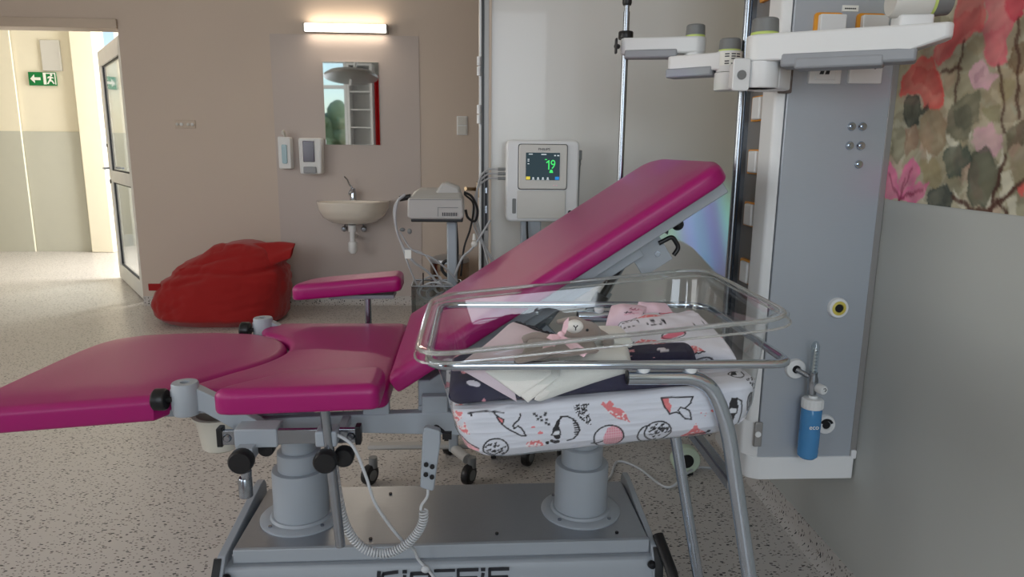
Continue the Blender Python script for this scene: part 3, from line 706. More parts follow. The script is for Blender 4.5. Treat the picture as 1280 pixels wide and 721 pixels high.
# maker's lettering on the cover: KINESIS in wide square strokes
def stroke(mb, pts, w=.0068):
    for i in range(len(pts) - 1):
        (ax, az), (bx_, bz) = pts[i], pts[i + 1]
        dx, dz = bx_ - ax, bz - az; L = math.hypot(dx, dz); nx, nz = -dz / L * w / 2, dx / L * w / 2
        ex, ez = dx / L * w / 2 * .6, dz / L * w / 2 * .6
        q = [(ax - ex + nx, az - ez + nz), (ax - ex - nx, az - ez - nz), (bx_ + ex - nx, bz + ez - nz), (bx_ + ex + nx, bz + ez + nz)]
        mb.add([(x, 1.5585, z) for x, z in q] + [(x, 1.561, z) for x, z in q], [(0, 1, 2, 3), (7, 6, 5, 4), (0, 4, 5, 1), (1, 5, 6, 2), (2, 6, 7, 3), (3, 7, 4, 0)])
T, Bt = .196, .154; Mz = .175
mb = MB(); x = -.243
stroke(mb, [(x, T), (x - .004, Bt)], .010); stroke(mb, [(x + .048, T), (x + .012, T - .004), (x + .004, Mz), (x + .012, Bt + .004), (x + .044, Bt)], .008)
x = -.176; stroke(mb, [(x, T - .012), (x - .004, Bt)], .009); stroke(mb, [(x - .003, T), (x + .004, T)], .008)
x = -.157; stroke(mb, [(x - .004, Bt), (x, T - .006), (x + .048, T - .006), (x + .046, Bt)], .009)
x = -.096; stroke(mb, [(x, T), (x + .052, T)]); stroke(mb, [(x, Mz), (x + .046, Mz)]); stroke(mb, [(x - .002, Bt), (x + .048, Bt)])
x = -.034; stroke(mb, [(x + .052, T), (x, T), (x, Mz), (x + .048, Mz), (x + .048, Bt), (x - .003, Bt)], .008)
x = .032; stroke(mb, [(x, T - .012), (x - .004, Bt)], .009); stroke(mb, [(x - .003, T), (x + .004, T)], .008)
x = .05; stroke(mb, [(x + .05, T), (x, T), (x, Mz), (x + .046, Mz), (x + .046, Bt), (x - .003, Bt)], .008)
mb.xf(lambda q: Vector((-.245 + (q.x + .245) * .93, q.y, q.z)))
obj('lettering', mb, M_floc, bc, smooth=False)
for sx, x0, x1 in ((-1, -.636, -.616), (1, .440, .456)):
    pr = [(1.535, .02), (1.55, .20), (1.58, .238), (1.89, .272), (1.925, .27), (1.94, .25), (1.94, .02)]
    o = obj('end_plate', MB().prism(round_poly(pr, .012, 3), x0, x1, lambda a, b, h: (h, a, b)), M_grey, bed, bevel=.002)
    obj('edge_trim', MB().prism([(1.530, .02), (1.545, .20), (1.575, .236), (1.575, .226), (1.552, .19), (1.54, .02)], x0 - .006 if sx < 0 else x0 + .004, x0 + .012 if sx < 0 else x1 + .008, lambda a, b, h: (h, a, b)), M_black, o)
obj('bumper_knob', MB().lathe([(0, 0), (.009, .002), (.011, .008), (.008, .016), (0, .018)], (-.608, 1.562, .196), (0, -1, 0), 16), M_black, bed)
obj('bumper_knob', MB().lathe([(0, 0), (.009, .002), (.011, .008), (.008, .016), (0, .018)], (.437, 1.562, .200), (0, -1, 0), 16), M_black, bed)
pd = obj('foot_pedal', MB().tube([(.462, 1.60, .255), (.478, 1.52, .20), (.49, 1.47, .13), (.495, 1.46, .07)], [.015, .015, .016, .016], 10, flat=.8), M_black, bed, bevel=.001)
# columns
for cx in (-.468, .285):
    c = obj('column', MB().lathe([(.072, 0), (.072, .135), (.070, .139), (.058, .140), (.050, .139)], (cx, 1.745, .252), n=48), M_grey, bed)
    obj('flange', MB().lathe([(.108, 0), (.108, .004), (.104, .007), (.082, .008), (.078, .014)], (cx, 1.745, .25), n=48), M_grey, c)
    obj('column_middle', MB().lathe([(.056, 0), (.056, .05), (.053, .053), (.045, .054)], (cx, 1.745, .388), n=40), M_grey, c)
    obj('column_top', MB().lathe([(.044, 0), (.044, .17), (.0, .17)], (cx, 1.745, .438), n=40), M_grey, c)
    for k in range(4):
        q = PI / 4 + k * PI / 2
        obj('bolt', MB().cyl((cx + .094 * math.cos(q), 1.745 + .094 * math.sin(q), .255), (cx + .094 * math.cos(q), 1.745 + .094 * math.sin(q), .261), .005, n=8), M_chromes, c)
# upper frame
for y0, nm in ((1.53, 'front'), (2.02, 'rear')):
    mb = MB().prism([(-.50, .548), (-.50, .612), (-.30, .618), (-.07, .622), (.06, .60), (.06, .56), (-.30, .575), (-.41, .565), (-.44, .548)], y0, y0 + .03, lambda a, b, h: (a, h, b))
    beam = obj('side_beam', mb, M_grey, bed, bevel=.003)
    obj('upright', MB().box(-.265, -.205, y0 + .002, y0 + .028, .60, .665), M_grey, beam, bevel=.003)
    obj('upright', MB().box(-.13, -.07, y0 + .002, y0 + .028, .60, .66), M_grey, beam, bevel=.003)
    ys0 = 1.47 if nm == 'front' else 2.06
    mb = MB().prism(round_poly([(-.665, .708), (-.665, .655), (-.60, .655), (-.535, .612), (-.525, .57), (-.475, .57), (-.475, .625), (-.55, .675), (-.61, .708)], .004, 2), ys0, ys0 + .028, lambda a, b, h: (a, h, b))
    obj('bracket', mb, M_grey, bed, bevel=.002)
    hs = obj('clamp_sleeve', MB().lathe([(.0, -.036), (.026, -.036), (.028, -.033), (.028, .033), (.026, .036), (.010, .036), (.010, .02), (0, .02)], (-.635, ys0 + .008, .684), n=28), M_grey, bed)
    s = -1 if nm == 'front' else 1
    obj('clamp_knob', MB().lathe([(0, 0), (.02, 0), (.024, .004), (.024, .024), (.021, .028), (0, .028)], (-.70, ys0 + .0, .684), (1, 0, 0), 20).cyl((-.68, ys0, .684), (-.655, ys0, .684), .006), M_black, hs)
for q in ((-.53, -.40, 1.55, 2.03, .585, .615), (.22, .34, 1.55, 2.03, .585, .612), (-.14, -.08, 1.55, 2.03, .60, .63)): obj('cross_beam', MB().box(*q), M_grey, bed, bevel=.004)
for q in ((-.54, -.40), (.22, .35)): obj('column_head', MB().box(q[0], q[1], 1.66, 1.83, .605, .62), M_greyd, bed, bevel=.004)
obj('mounting_block', MB().box(-.47, -.43, 1.545, 1.60, .62, .66), M_black, bed, bevel=.003)
obj('mounting_block', MB().box(-.345, -.315, 1.545, 1.58, .625, .655), M_black, bed, bevel=.003)
obj('seat_board', MB().box(-.60, -.22, 1.53, 2.07, .655, .668), M_greyd, bed, bevel=.002)
obj('leg_board', MB().box(-1.0, -.64, 1.50, 1.90, .632, .648), M_greyd, bed, bevel=.002)
for q in (1.60, 1.80): obj('leg_support', MB().box(-.96, -.60, q, q + .05, .60, .632), M_grey, bed, bevel=.003)
# side rails
for ys0, s in ((1.425, 1), (2.125, -1)):
    rl = obj('side_rail', MB().box(-.553, -.255, ys0, ys0 + .012, .596, .628, None), M_chromes, bed, bevel=.001)
    for xx in (-.553, -.262): obj('end_cap', MB().box(xx - .004, xx + .008, ys0 - .003, ys0 + .022, .592, .634), M_black, rl, bevel=.002)
    for xx in (-.535, -.275): obj('screw', MB().lathe([(0, -.004), (.006, -.004), (.009, 0), (.009, .003)], (xx, ys0 - .001, .612), (0, 1, 0), 12), M_chromes, rl)
    obj('rail_bracket', MB().box(-.52, -.43, *sorted((ys0 - .004 * s, ys0 + .05 * s)), .590, .632), M_grey, rl, bevel=.003)
    obj('rail_bracket', MB().box(-.31, -.29, *sorted((ys0 + .005 * s, ys0 + .10 * s)), .60, .62), M_grey, rl, bevel=.003)
def knob(cx, cy, cz, par, r=.026, dirn=-1):
    prof = [(0, 0), (r * .8, 0), (r, .005), (r, .022), (r * .85, .027), (0, .028)]
    o = obj('clamp_knob', MB().lathe(prof, (cx, cy, cz), (0, dirn, 0), 24), M_black, par)
    return o
ck = obj('stirrup_clamp', MB().cyl((-.495, 1.41, .545), (-.498, 1.41, .50), .011, n=20).lathe([(.0145, -.045), (.0145, -.004), (.012, 0)], (-.499, 1.41, .530), n=20), M_chromes, bed, bevel=.001)
obj('clamp_jaw', MB().box(-.51, -.475, 1.395, 1.44, .57, .60), M_grey, ck, bevel=.002)
knob(-.496, 1.40, .577, ck); knob(-.46, 1.46, .58, ck, .018)
ck = obj('arm_clamp', MB().box(-.345, -.30, 1.395, 1.44, .60, .635), M_grey, bed, bevel=.004)
knob(-.322, 1.395, .576, ck, .025); knob(-.29, 1.43, .57, ck, .022)
# arm pads
pl = obj('arm_post', MB().cyl((-.325, 1.40, .718), (-.302, 1.40, .368), .0105, n=20), M_chromes, bed)
pp = obj('arm_post', MB().cyl((-.338, 2.17, .775), (-.338, 2.17, .45), .0105, n=20), M_chromes, bed)
def pad(x0, x1, y0, y1, z0, h, slope, r=.022, back=.06):
    out = round_poly([(x0, y0), (x1, y0), (x1, y1), (x0 + back, y1)], [.04, .02, .03, .10], 6)
    mb = cushion(out, h, r, lambda a, b, c: (a, b, z0 + c + slope * (a - x0)), 90, .004)
    return merge(obj('arm_pad', mb, M_pink, bed))
pad(-.575, -.20, 1.325, 1.465, .697, .056, .03, back=.18)
pad(-.575, -.225, 2.09, 2.22, .762, .052, .09)
obj('pad_plate', MB().box(-.42, -.22, 1.36, 1.44, .702, .711), M_greyd, bed, bevel=.002)
obj('pad_plate', MB().box(-.45, -.25, 2.12, 2.20, .764, .776), M_greyd, bed, bevel=.002)
# seat with curved notch, leg section with matching tongue
arc = []
A0, A1, A2 = Vector((-.665, 2.00)), Vector((-.505, 1.80)), Vector((-.655, 1.53))
tong = [(-.70, 2.015), (-.62, 1.99), (-.545, 1.925), (-.512, 1.85), (-.515, 1.77), (-.55, 1.69), (-.61, 1.61), (-.665, 1.53)]
notch = [tuple(p) for p in spline([(a, b, 0) for a, b in tong[1:]], 6)]
notch = [(p[0] + .006, p[1]) for p in notch]
seat_out = [(-.205, 1.50), (-.205, 2.105)] + [(-.56, 2.115), (-.615, 2.105), (-.64, 2.06)] + notch[0:] + [(-.655, 1.505), (-.60, 1.495)]
seat_out = [(a, b) for a, b in seat_out]
so = round_poly(seat_out[:2], 0, 1) if False else seat_out
mb = cushion([(-.225, 1.495), (-.208, 1.503), (-.203, 1.53), (-.203, 2.07), (-.208, 2.095), (-.228, 2.107), (-.45, 2.112)] + so[2:], .055, .022, lambda a, b, c: (a, b, .645 + c), 160)
st = merge(obj('seat', mb, M_pink, bed))
tg = [tuple(p)[:2] for p in spline([(a, b, 0) for a, b in tong], 6)]
leg_out = tg[::-1] + [(-.76, 2.03), (-.88, 2.035)] + [tuple(p)[:2] for p in spline([(-.96, 2.03, 0), (-1.03, 1.99, 0), (-1.07, 1.90, 0), (-1.09, 1.70, 0), (-1.10, 1.50, 0), (-1.07, 1.445, 0), (-1.01, 1.43, 0)], 5)] + [(-.70, 1.465)]
mb = cushion(leg_out, .062, .024, lambda a, b, c: (a, b, .636 + c + .03 * min(0, a + .66)), 160)
lr = merge(obj('leg_section', mb, M_pink, bed))
# collection basin under the seat
bs = obj('basin', MB().lathe([(.0, 0), (.040, 0), (.048, .006), (.060, .088), (.068, .09), (.068, .096), (.057, .096), (.044, .012), (0, .008)], (-.665, 1.75, .450), n=32, sy=1.1), M_cream, bed)
obj('basin_rail', MB().box(-.70, -.50, 1.545, 1.55, .634, .640).box(-.70, -.50, 1.76, 1.765, .634, .640).box(-.70, -.695, 1.55, 1.76, .634, .640), M_chromes, bed, bevel=.001)
# backrest
def bmp(u, y, w):  # u along the slope, w normal to top plane (0 = top)
    return (-.195 + u * ca - w * sa, y, .734 + u * sa + w * ca)
out = round_poly([(-.02, 1.49), (.855, 1.50), (.872, 1.58), (.872, 1.98), (.85, 2.09), (-.02, 2.10)], [.02, .05, .05, .08, .08, .02], 7)
br = merge(obj('backrest', cushion(out, .052, .026, lambda a, b, c: bmp(a, b, c - .052), 170), M_pink, bed))
def bbox(u0, u1, y0, y1, w0, w1, mb=None):
    mb = mb or MB(); v = [bmp(u, y, w) for u in (u0, u1) for y in (y0, y1) for w in (w0, w1)]
    return mb.add(v, [(0, 1, 3, 2), (4, 6, 7, 5), (0, 4, 5, 1), (2, 3, 7, 6), (0, 2, 6, 4), (1, 5, 7, 3)])
obj('backrest_board', bbox(.10, .85, 1.535, 2.06, -.082, -.054), M_grey, bed, bevel=.003)
mb = bbox(.04, .70, 1.56, 1.585, -.135, -.082)
obj('backrest_frame', bbox(.04, .62, 1.56, 1.585, -.108, -.082), M_grey, bed, bevel=.003)
obj('backrest_frame', bbox(.04, .62, 2.0, 2.025, -.108, -.082), M_grey, bed, bevel=.003)
# hinge plates and struts under the backrest
def bar(p0, p1, w, t, y0, m, name, par=bed, bev=.002):
    a = Vector((p0[0], 0, p0[1])); b = Vector((p1[0], 0, p1[1])); d = (b - a).normalized(); n_ = Vector((-d.z, 0, d.x)) * w / 2
    q = [a + n_, a - n_, b - n_, b + n_]
    V = [(p.x, y0, p.z) for p in q] + [(p.x, y0 + t, p.z) for p in q]
    return obj(name, MB().add(V, [(0, 1, 2, 3), (7, 6, 5, 4), (0, 4, 5, 1), (1, 5, 6, 2), (2, 6, 7, 3), (3, 7, 4, 0)]), m, par, bevel=bev)
bar((-.02, .60), (.185, .79), .06, .025, 1.60, M_grey, 'strut')
bar((-.02, .60), (.185, .79), .06, .025, 1.98, M_grey, 'strut')
bar((.10, .735), (.19, .86), .04, .02, 1.63, M_greyd, 'strut')
gs = obj('gas_spring', MB().cyl((.355, 1.62, .975), (.285, 1.62, .85), .0085, n=16).cyl((.30, 1.62, .88), (.17, 1.62, .66), .017, n=20), M_black, bed)
gs = obj('gas_spring', MB().cyl((.375, 1.66, .975), (.305, 1.66, .85), .006, n=16).cyl((.32, 1.66, .88), (.19, 1.66, .66), .014, n=20), M_greyd, bed)
pb = obj('pivot_plate', bbox(.595, .675, 1.578, 1.584, -.155, -.075), M_grey, bed, bevel=.001)
obj('ball_knob', MB().ball((.360, 1.572, .982), .012), M_black, pb)
obj('screw', MB().cyl(bmp(.65, 1.576, -.125), bmp(.65, 1.58, -.125), .007, n=12), M_chromes, pb)
hk = obj('pull_handle', MB().tube(fillet([bmp(.665, 1.575, -.105), bmp(.70, 1.575, -.108), bmp(.70, 1.575, -.14), bmp(.68, 1.575, -.148)], .01), .0055), M_black, bed)
lv = obj('release_lever', MB().tube([bmp(.70, 1.60, -.10), (.43, 1.60, 1.035), (.462, 1.60, 1.05)], [.006, .005, .004]), M_chrome, bed)
obj('ball_knob', MB().ball((.468, 1.60, 1.052), .0145), M_black, lv)
for k in range(3):
    bar((.300 + .012 * k, .90), (.325 + .012 * k, .96), .005, .02, 1.66, M_floc, 'link_bar', bev=0)
for q in (1.56, 1.98): obj('hinge_block', MB().box(-.14, -.06, q, q + .04, .60, .69), M_grey, bed, bevel=.004)
# straight electric cable of the bed on its base
ob = obj('power_cable', MB().tube(spline([(-.318, 1.415, .628), (-.308, 1.41, .625), (-.27, 1.405, .60), (-.245, 1.41, .53), (-.23, 1.42, .463), (-.205, 1.44, .40), (-.175, 1.47, .335), (-.155, 1.53, .275), (-.145, 1.548, .235), (-.11, 1.546, .19), (-.06, 1.53, .10), (-.05, 1.50, .02)], 8), .0035, 8), M_cablew, bed)
obj('cable_tie', MB().ball((-.128, 1.543, .212), (.011, .008, .009)), M_cablew, ob)
bed.rotation_euler = (0, 0, math.radians(.8))

# hand control hanging from the bed by a coiled lead
hc = thing('hand_control', 'grey corded hand control with four buttons hanging from the bed frame', 'remote', (-.10, 1.40, .50))
hb = obj('housing', MB().prism(round_poly([(-.123, .498), (-.094, .488), (-.078, .60), (-.078, .628), (-.112, .638), (-.116, .62)], [.006, .006, .01, .008, .010, .01], 4), 1.405, 1.428, lambda a, b, h: (a, h, b)), M_grey, hc, bevel=.003)
for bx_, bz in ((-.109, .553), (-.110, .530), (-.096, .548), (-.097, .524)):
    obj('button', MB().cyl((bx_, 1.405, bz), (bx_, 1.401, bz), .0052, n=14), M_black, hc)
hk_ = obj('hook', MB().tube(fillet([(-.09, 1.428, .625), (-.09, 1.445, .625), (-.068, 1.445, .605)], .008), .004), M_black, hc)
obj('hook_tip', MB().box(-.075, -.055, 1.43, 1.445, .598, .612), M_black, hk_)
path = spline([(-.107, 1.415, .497), (-.109, 1.42, .47), (-.122, 1.43, .445), (-.125, 1.43, .432)], 6)
obj('lead', MB().tube(path, .0032, 8), M_cablew, hc)
cp = spline([(-.118, 1.43, .430), (-.120, 1.43, .405), (-.135, 1.435, .372), (-.165, 1.44, .338), (-.205, 1.445, .318), (-.245, 1.445, .325), (-.275, 1.445, .352), (-.296, 1.445, .395), (-.308, 1.45, .45), (-.315, 1.455, .50), (-.318, 1.455, .55)], 60)
V = []; T_ = [Vector(p) for p in cp]; acc = 0; turn = .0068
pts = []
for i, p in enumerate(T_):
    if i: acc += (p - T_[i - 1]).length
    t = (T_[min(i + 1, len(T_) - 1)] - T_[max(i - 1, 0)]).normalized(); u = Vector((0, 1, 0)); w = t.cross(u).normalized()
    q = acc / turn * 2 * PI; pts.append((p, u, w, q))
full = []
for i in range(len(pts) - 1):
    p, u, w, q = pts[i]; p2, u2, w2, q2 = pts[i + 1]
    for k in range(2):
        f_ = k / 2; qq = q + (q2 - q) * f_; full.append(p.lerp(p2, f_) + (u * math.cos(qq) + w.lerp(w2, f_) * math.sin(qq)) * .0088)
obj('coiled_lead', MB().tube(full, .0021, 6), M_cablew, hc)

# ================================================================== BASSINET STAND
bst = thing('bassinet_stand', 'chromed tubular cot stand holding the clear tub, its rail frame on splayed legs', 'stand', (.4, 1.27, 0))
RX0, RX1, RY0, RY1, RZ = -.078, .506, 1.052, 1.488, .886
rail = [(p[0], p[1], RZ) for p in resample(round_poly([(RX0, RY0), (RX1, RY0), (RX1, RY1), (RX0, RY1)], [.045, .03, .06, .045], 8), 220)]
obj('rail', MB().ring(rail, .0072, 14), M_chrome, bst)
for y0, x0, s in ((1.062, .243, 1), (1.478, .222, -1)):
    pts = fillet([(x0, y0, .862), (.375, y0, .862), (.412, y0, .78), (.57, y0, .03)], .05, 10)
    pts = [Vector(p) for p in pts]
    lg = obj('leg', MB().tube(pts, .0125, 20), M_chrome, bst)
    obj('end_plug', MB().cyl((x0 - .002, y0, .862), (x0 + .004, y0, .862), .0118, n=18), M_black, lg)
    for xx in (.268, .345):
        obj('clip', MB().lathe([(0, -.008), (.006, -.0075), (.0085, 0), (.0095, .005), (0, .0065)], (xx, y0 - .002, .8765), n=16, sx=1.25), M_white, bst)
    # foot bar along the floor with castors at both ends
    ft = obj('foot_bar', MB().tube([(-.08, y0, .085), (.62, y0, .085)], .0125, 16), M_chrome, bst)
    for xx in (-.07, .61):
        obj('caster', MB().cyl((xx, y0 - .011, .032), (xx, y0 + .011, .032), .032, n=24).box(xx - .008, xx + .008, y0 - .015, y0 + .015, .045, .078), M_black, bst, bevel=.003)
obj('stretcher', MB().box(.424, .444, 1.07, 1.47, .656, .676), M_chromes, bst, bevel=.003)
obj('stretcher', MB().tube([(.30, 1.075, .085), (.30, 1.465, .085)], .0115, 16), M_chrome, bst)

# ------------------------------------------------------------------ clear tub
TA = math.radians(5.8)
def tmap(u, Y, w): return (-.09 + u * math.cos(TA) - w * math.sin(TA), Y, .905 + u * math.sin(TA) + w * math.cos(TA))
tub = thing('cot_tub', 'clear acrylic newborn cot tub tilted in the chromed stand', 'bassinet', (.2, 1.27, .71))
def tring(ins, w, rad, n=120, side=0):
    x0, x1, y0, y1 = .0 + ins, .592 - ins * 1.0, 1.045 + ins * .9, 1.495 - ins * .9
    return [tmap(a, b, w) for a, b in [tuple(p) for p in resample(round_poly([(x0, y0), (x1, y0), (x1, y1), (x0, y1)], rad, 8), n)]]
prof = [(-.012, -.012, .07), (-.012, .0, .07), (-.002, .004, .066), (.010, .0, .062), (.016, -.015, .06), (.030, -.10, .06), (.037, -.16, .064), (.046, -.19, .068), (.064, -.209, .07), (.09, -.217, .07)]
IW = [(0, .0), (-.015, .016), (-.10, .030), (-.16, .037), (-.19, .046), (-.209, .064), (-.217, .09)]
def tins(w):
    for (a, b), (c, d) in zip(IW, IW[1:]):
        if w >= c: return b + (d - b) * (a - w) / (a - c)
    return .09
V = []; F = []; N = 120
for ins, w, rad in prof: V += tring(ins, w, rad, N)
for j in range(len(prof) - 1):
    for i in range(N):
        i2 = (i + 1) % N; F.append((j * N + i, j * N + i2, (j + 1) * N + i2, (j + 1) * N + i))
F.append(tuple((len(prof) - 1) * N + i for i in range(N)))
mb = MB(); mb.add(V, F)
obj('tub_shell', mb, M_acr, tub, ang=60)
obj('rim', MB().ring(tring(-.006, .0, .07, 160), .0036, 10), M_rim, tub)
obj('rim', MB().ring(tring(-.013, -.014, .072, 160), .002, 8), M_rim, tub)

# ------------------------------------------------------------------ mattress with printed sheet
sh = Canvas(-.02, .62, -.22, .50, .0011, rgb(226, 226, 236))
CO, BK, PK = rgb(236, 132, 136), rgb(34, 34, 42), rgb(226, 110, 134)
def fleck(poly, n, seed, col=rgb(246, 236, 240), l=.004):
    r = random.Random(seed); xs = [p[0] for p in poly]; ys_ = [p[1] for p in poly]
    k = 0
    while k < n:
        x, y = r.uniform(min(xs), max(xs)), r.uniform(min(ys_), max(ys_)); k += 1
        c = False; j = len(poly) - 1
        for i in range(len(poly)):
            if (poly[i][1] > y) != (poly[j][1] > y) and x < (poly[j][0] - poly[i][0]) * (y - poly[i][1]) / (poly[j][1] - poly[i][1]) + poly[i][0]: c = not c
            j = i
        if c: sh.line([(x, y), (x + r.uniform(-1, 1) * l, y + r.uniform(-1, 1) * l)], col, .0014)
def outline(pts, w=.0016, col=BK): sh.line(pts, col, w)
W7 = [(0.0323, -0.1107), (0.0539, -0.1131), (0.0531, -0.1233), (0.0462, -0.1285), (0.0432, -0.1354), (0.0436, -0.1439), (0.0482, -0.1456), (0.0527, -0.1442), (0.0529, -0.1377), (0.0565, -0.1333), (0.0592, -0.1425), (0.0606, -0.1507), (0.0631, -0.157), (0.0549, -0.1576), (0.0464, -0.1522), (0.0353, -0.149), (0.0316, -0.1377)]
sh.poly(W7, CO); fleck(W7, 70, 1)
sh.ell(*(0.0691, -0.1191), .0022, .0025, BK); sh.ell(*(0.0655, -0.1163), .0014, .0015, BK)
outline([(0.0643, -0.1157), (0.0753, -0.1138), (0.0911, -0.1143), (0.1043, -0.1177), (0.1221, -0.1211)], .0012)
F1 = [(0.1103, -0.1261), (0.1168, -0.1292), (0.121, -0.1333), (0.1191, -0.141), (0.1143, -0.1366), (0.1117, -0.131)]
sh.poly(F1, CO)
outline([(0.106, -0.1189), (0.1103, -0.1261), (0.1139, -0.1361), (0.124, -0.1493), (0.1369, -0.1586), (0.1476, -0.1671), (0.1555, -0.1685), (0.1523, -0.1598), (0.1489, -0.1521), (0.1436, -0.1479), (0.1375, -0.1521), (0.1352, -0.147), (0.1384, -0.1425), (0.1456, -0.1377), (0.1489, -0.1316), (0.1489, -0.126)])
sh.line([(0.1104, -0.1249), (0.121, -0.1333), (0.1191, -0.141)], BK, .0012)
cx, cy = (0.1032, -0.188)
sh.ring(cx, cy, .021, .0205, BK, .0016); r_ = random.Random(3)
for k in range(34):
    a = r_.uniform(0, 6.28); d = r_.uniform(.2, .9) * .020; x, y = cx + d * math.cos(a), cy + d * math.sin(a)
    sh.line([(x - .0016, y), (x, y - .0012), (x + .0014, y + .0012)], BK, .0011)
sh.poly([(0.0366, -0.1686), (0.0471, -0.1662), (0.0575, -0.1759), (0.0749, -0.1852), (0.0752, -0.1927), (0.0493, -0.1885), (0.0412, -0.1789)], rgb(240, 178, 186)); outline([(0.0366, -0.1686), (0.0471, -0.1662), (0.0575, -0.1759), (0.0749, -0.1852)], .0012)
W2 = [(0.154, -0.1857), (0.1578, -0.1812), (0.1661, -0.1785), (0.1785, -0.1804), (0.1872, -0.1932), (0.1705, -0.1937), (0.1547, -0.1907)]
sh.poly(W2, CO); fleck(W2, 40, 2, l=.002)
sh.ell(*(0.1687, -0.1532), .0035, .0018, CO); sh.ell(*(0.1798, -0.1654), .0042, .0028, CO)
for q in [(0.1725, -0.1294), (0.1822, -0.1365), (0.1893, -0.1337), (0.1774, -0.1396), (0.184, -0.1427), (0.192, -0.1424), (0.1947, -0.1512), (0.1904, -0.1483), (0.1907, -0.1302), (0.1756, -0.1334)]:
    sh.line([(q[0] - .0014, q[1] - .0014), (q[0] + .0014, q[1] + .0014)], BK, .001); sh.line([(q[0] - .0014, q[1] + .0014), (q[0] + .0014, q[1] - .0014)], BK, .001)
def penguin(a, b, c, e, f_, g, st):
    sh.poly(a, BK); sh.poly(b, rgb(236, 236, 242)); outline(c); outline(b + [b[0]], .0012)
    for q in st: sh.line(q, BK, .0017)
penguin([(0.2151, -0.1397), (0.2077, -0.1466), (0.2014, -0.1593), (0.1983, -0.1699), (0.1998, -0.1735), (0.2056, -0.1732), (0.2131, -0.1745), (0.2116, -0.1812), (0.2071, -0.1827), (0.2018, -0.1776), (0.201, -0.1727), (0.2132, -0.1643), (0.2117, -0.1543), (0.214, -0.1449), (0.2197, -0.1397)],
        [(0.1981, -0.1718), (0.2028, -0.1643), (0.2121, -0.1636), (0.2132, -0.1728), (0.2055, -0.1741)], [(0.2151, -0.1392), (0.2265, -0.14), (0.2364, -0.1462), (0.2429, -0.1566), (0.2451, -0.1679), (0.2414, -0.1772), (0.2335, -0.1842), (0.2241, -0.187)], 0, 0, 0,
        ([(0.2362, -0.1486), (0.2403, -0.149)], [(0.2363, -0.1535), (0.2422, -0.1534)], [(0.2369, -0.1577), (0.2438, -0.1575)], [(0.2375, -0.1621), (0.2448, -0.162)], [(0.2376, -0.1665), (0.2452, -0.1669)], [(0.2373, -0.1709), (0.2442, -0.1712)], [(0.2379, -0.1754), (0.242, -0.1753)]))
for q in [(0.1978, -0.1845), (0.2011, -0.1861), (0.2044, -0.1878), (0.208, -0.1869), (0.1906, -0.1874)]: sh.ring(q[0], q[1], .0018, .0018, BK, .0012)
def dots(poly, n, seed, r=.0013):
    rr = random.Random(seed); xs = [p[0] for p in poly]; ys_ = [p[1] for p in poly]
    for k in range(n):
        x, y = rr.uniform(min(xs), max(xs)), rr.uniform(min(ys_), max(ys_)); c = False; j = len(poly) - 1
        for i in range(len(poly)):
            if (poly[i][1] > y) != (poly[j][1] > y) and x < (poly[j][0] - poly[i][0]) * (y - poly[i][1]) / (poly[j][1] - poly[i][1]) + poly[i][0]: c = not c
            j = i
        if c: sh.ell(x, y, r, r, BK, n=8)
dots([(0.237, -0.1221), (0.2452, -0.1194), (0.2634, -0.1202), (0.2627, -0.131), (0.2566, -0.1351), (0.2539, -0.1409), (0.258, -0.1486), (0.2652, -0.1604), (0.2606, -0.1603), (0.251, -0.1502), (0.2417, -0.1359)], 210, 5)
dots([(0.2571, -0.1449), (0.2622, -0.1382), (0.2639, -0.1456), (0.2654, -0.1579)], 50, 6)
# apple
ax, ay = (0.3022, -0.1899)
sh.ell(ax, ay, .0185, .0225, rgb(228, 120, 142)); r_ = random.Random(8)
for k in range(-4, 5):
    hh = math.sqrt(max(0, 1 - (k / 4.6) ** 2)); sh.line([(ax + k * .004, ay - .021 * hh), (ax + k * .004, ay + .021 * hh)], rgb(240, 190, 200), .001)
    sh.line([(ax - .018 * hh, ay + k * .005), (ax + .018 * hh, ay + k * .005)], rgb(240, 190, 200), .001)
sh.poly([(0.2838, -0.1668), (0.2945, -0.1664), (0.2857, -0.1848), (0.2826, -0.2137), (0.2706, -0.2058), (0.2697, -0.196), (0.2753, -0.1804)], rgb(232, 230, 240))
sh.ring(*(0.2945, -0.1897), .0255, .0245, BK, .0015); sh.line([(0.2649, -0.1993), (0.2755, -0.1999), (0.2843, -0.1963)], BK, .0016)
# acorn / hedgehog round
hx, hy = (0.3779, -0.1887)
sh.ring(hx, hy, .0225, .0215, BK, .0016); sh.ring(*(0.3611, -0.1933), .017, .019, BK, .0014, 80, 280); r_ = random.Random(12)
for k in range(40):
    a = r_.uniform(0, 6.28); d = r_.uniform(.1, .92) * .021; x, y = hx + d * math.cos(a), hy + d * math.sin(a)
    sh.line([(x - .0016, y), (x, y - .0012), (x + .0014, y + .0012)], BK, .0011)
T1 = [(0.283, -0.1242), (0.287, -0.1193), (0.2911, -0.1245), (0.2976, -0.1182), (0.3046, -0.126), (0.3013, -0.1313), (0.3161, -0.1362), (0.3246, -0.1457), (0.3303, -0.164), (0.3178, -0.1578), (0.306, -0.1523), (0.2961, -0.1416), (0.2892, -0.1313)]
sh.poly(T1, CO); fleck(T1, 50, 4)
sh.poly([(0.3849, -0.1259), (0.3956, -0.1249), (0.3966, -0.1346), (0.4015, -0.1405), (0.3972, -0.1554), (0.3902, -0.1425)], CO); outline([(0.384, -0.1252), (0.4016, -0.1256), (0.4368, -0.1285), (0.433, -0.1386), (0.4235, -0.1481), (0.4309, -0.1527), (0.4348, -0.1709), (0.4242, -0.1681), (0.4154, -0.1574), (0.408, -0.1534), (0.3972, -0.1554), (0.3888, -0.1401), (0.384, -0.1252)]); outline([(0.4235, -0.1481), (0.416, -0.1453), (0.4121, -0.1507), (0.4154, -0.1574)], .0012)
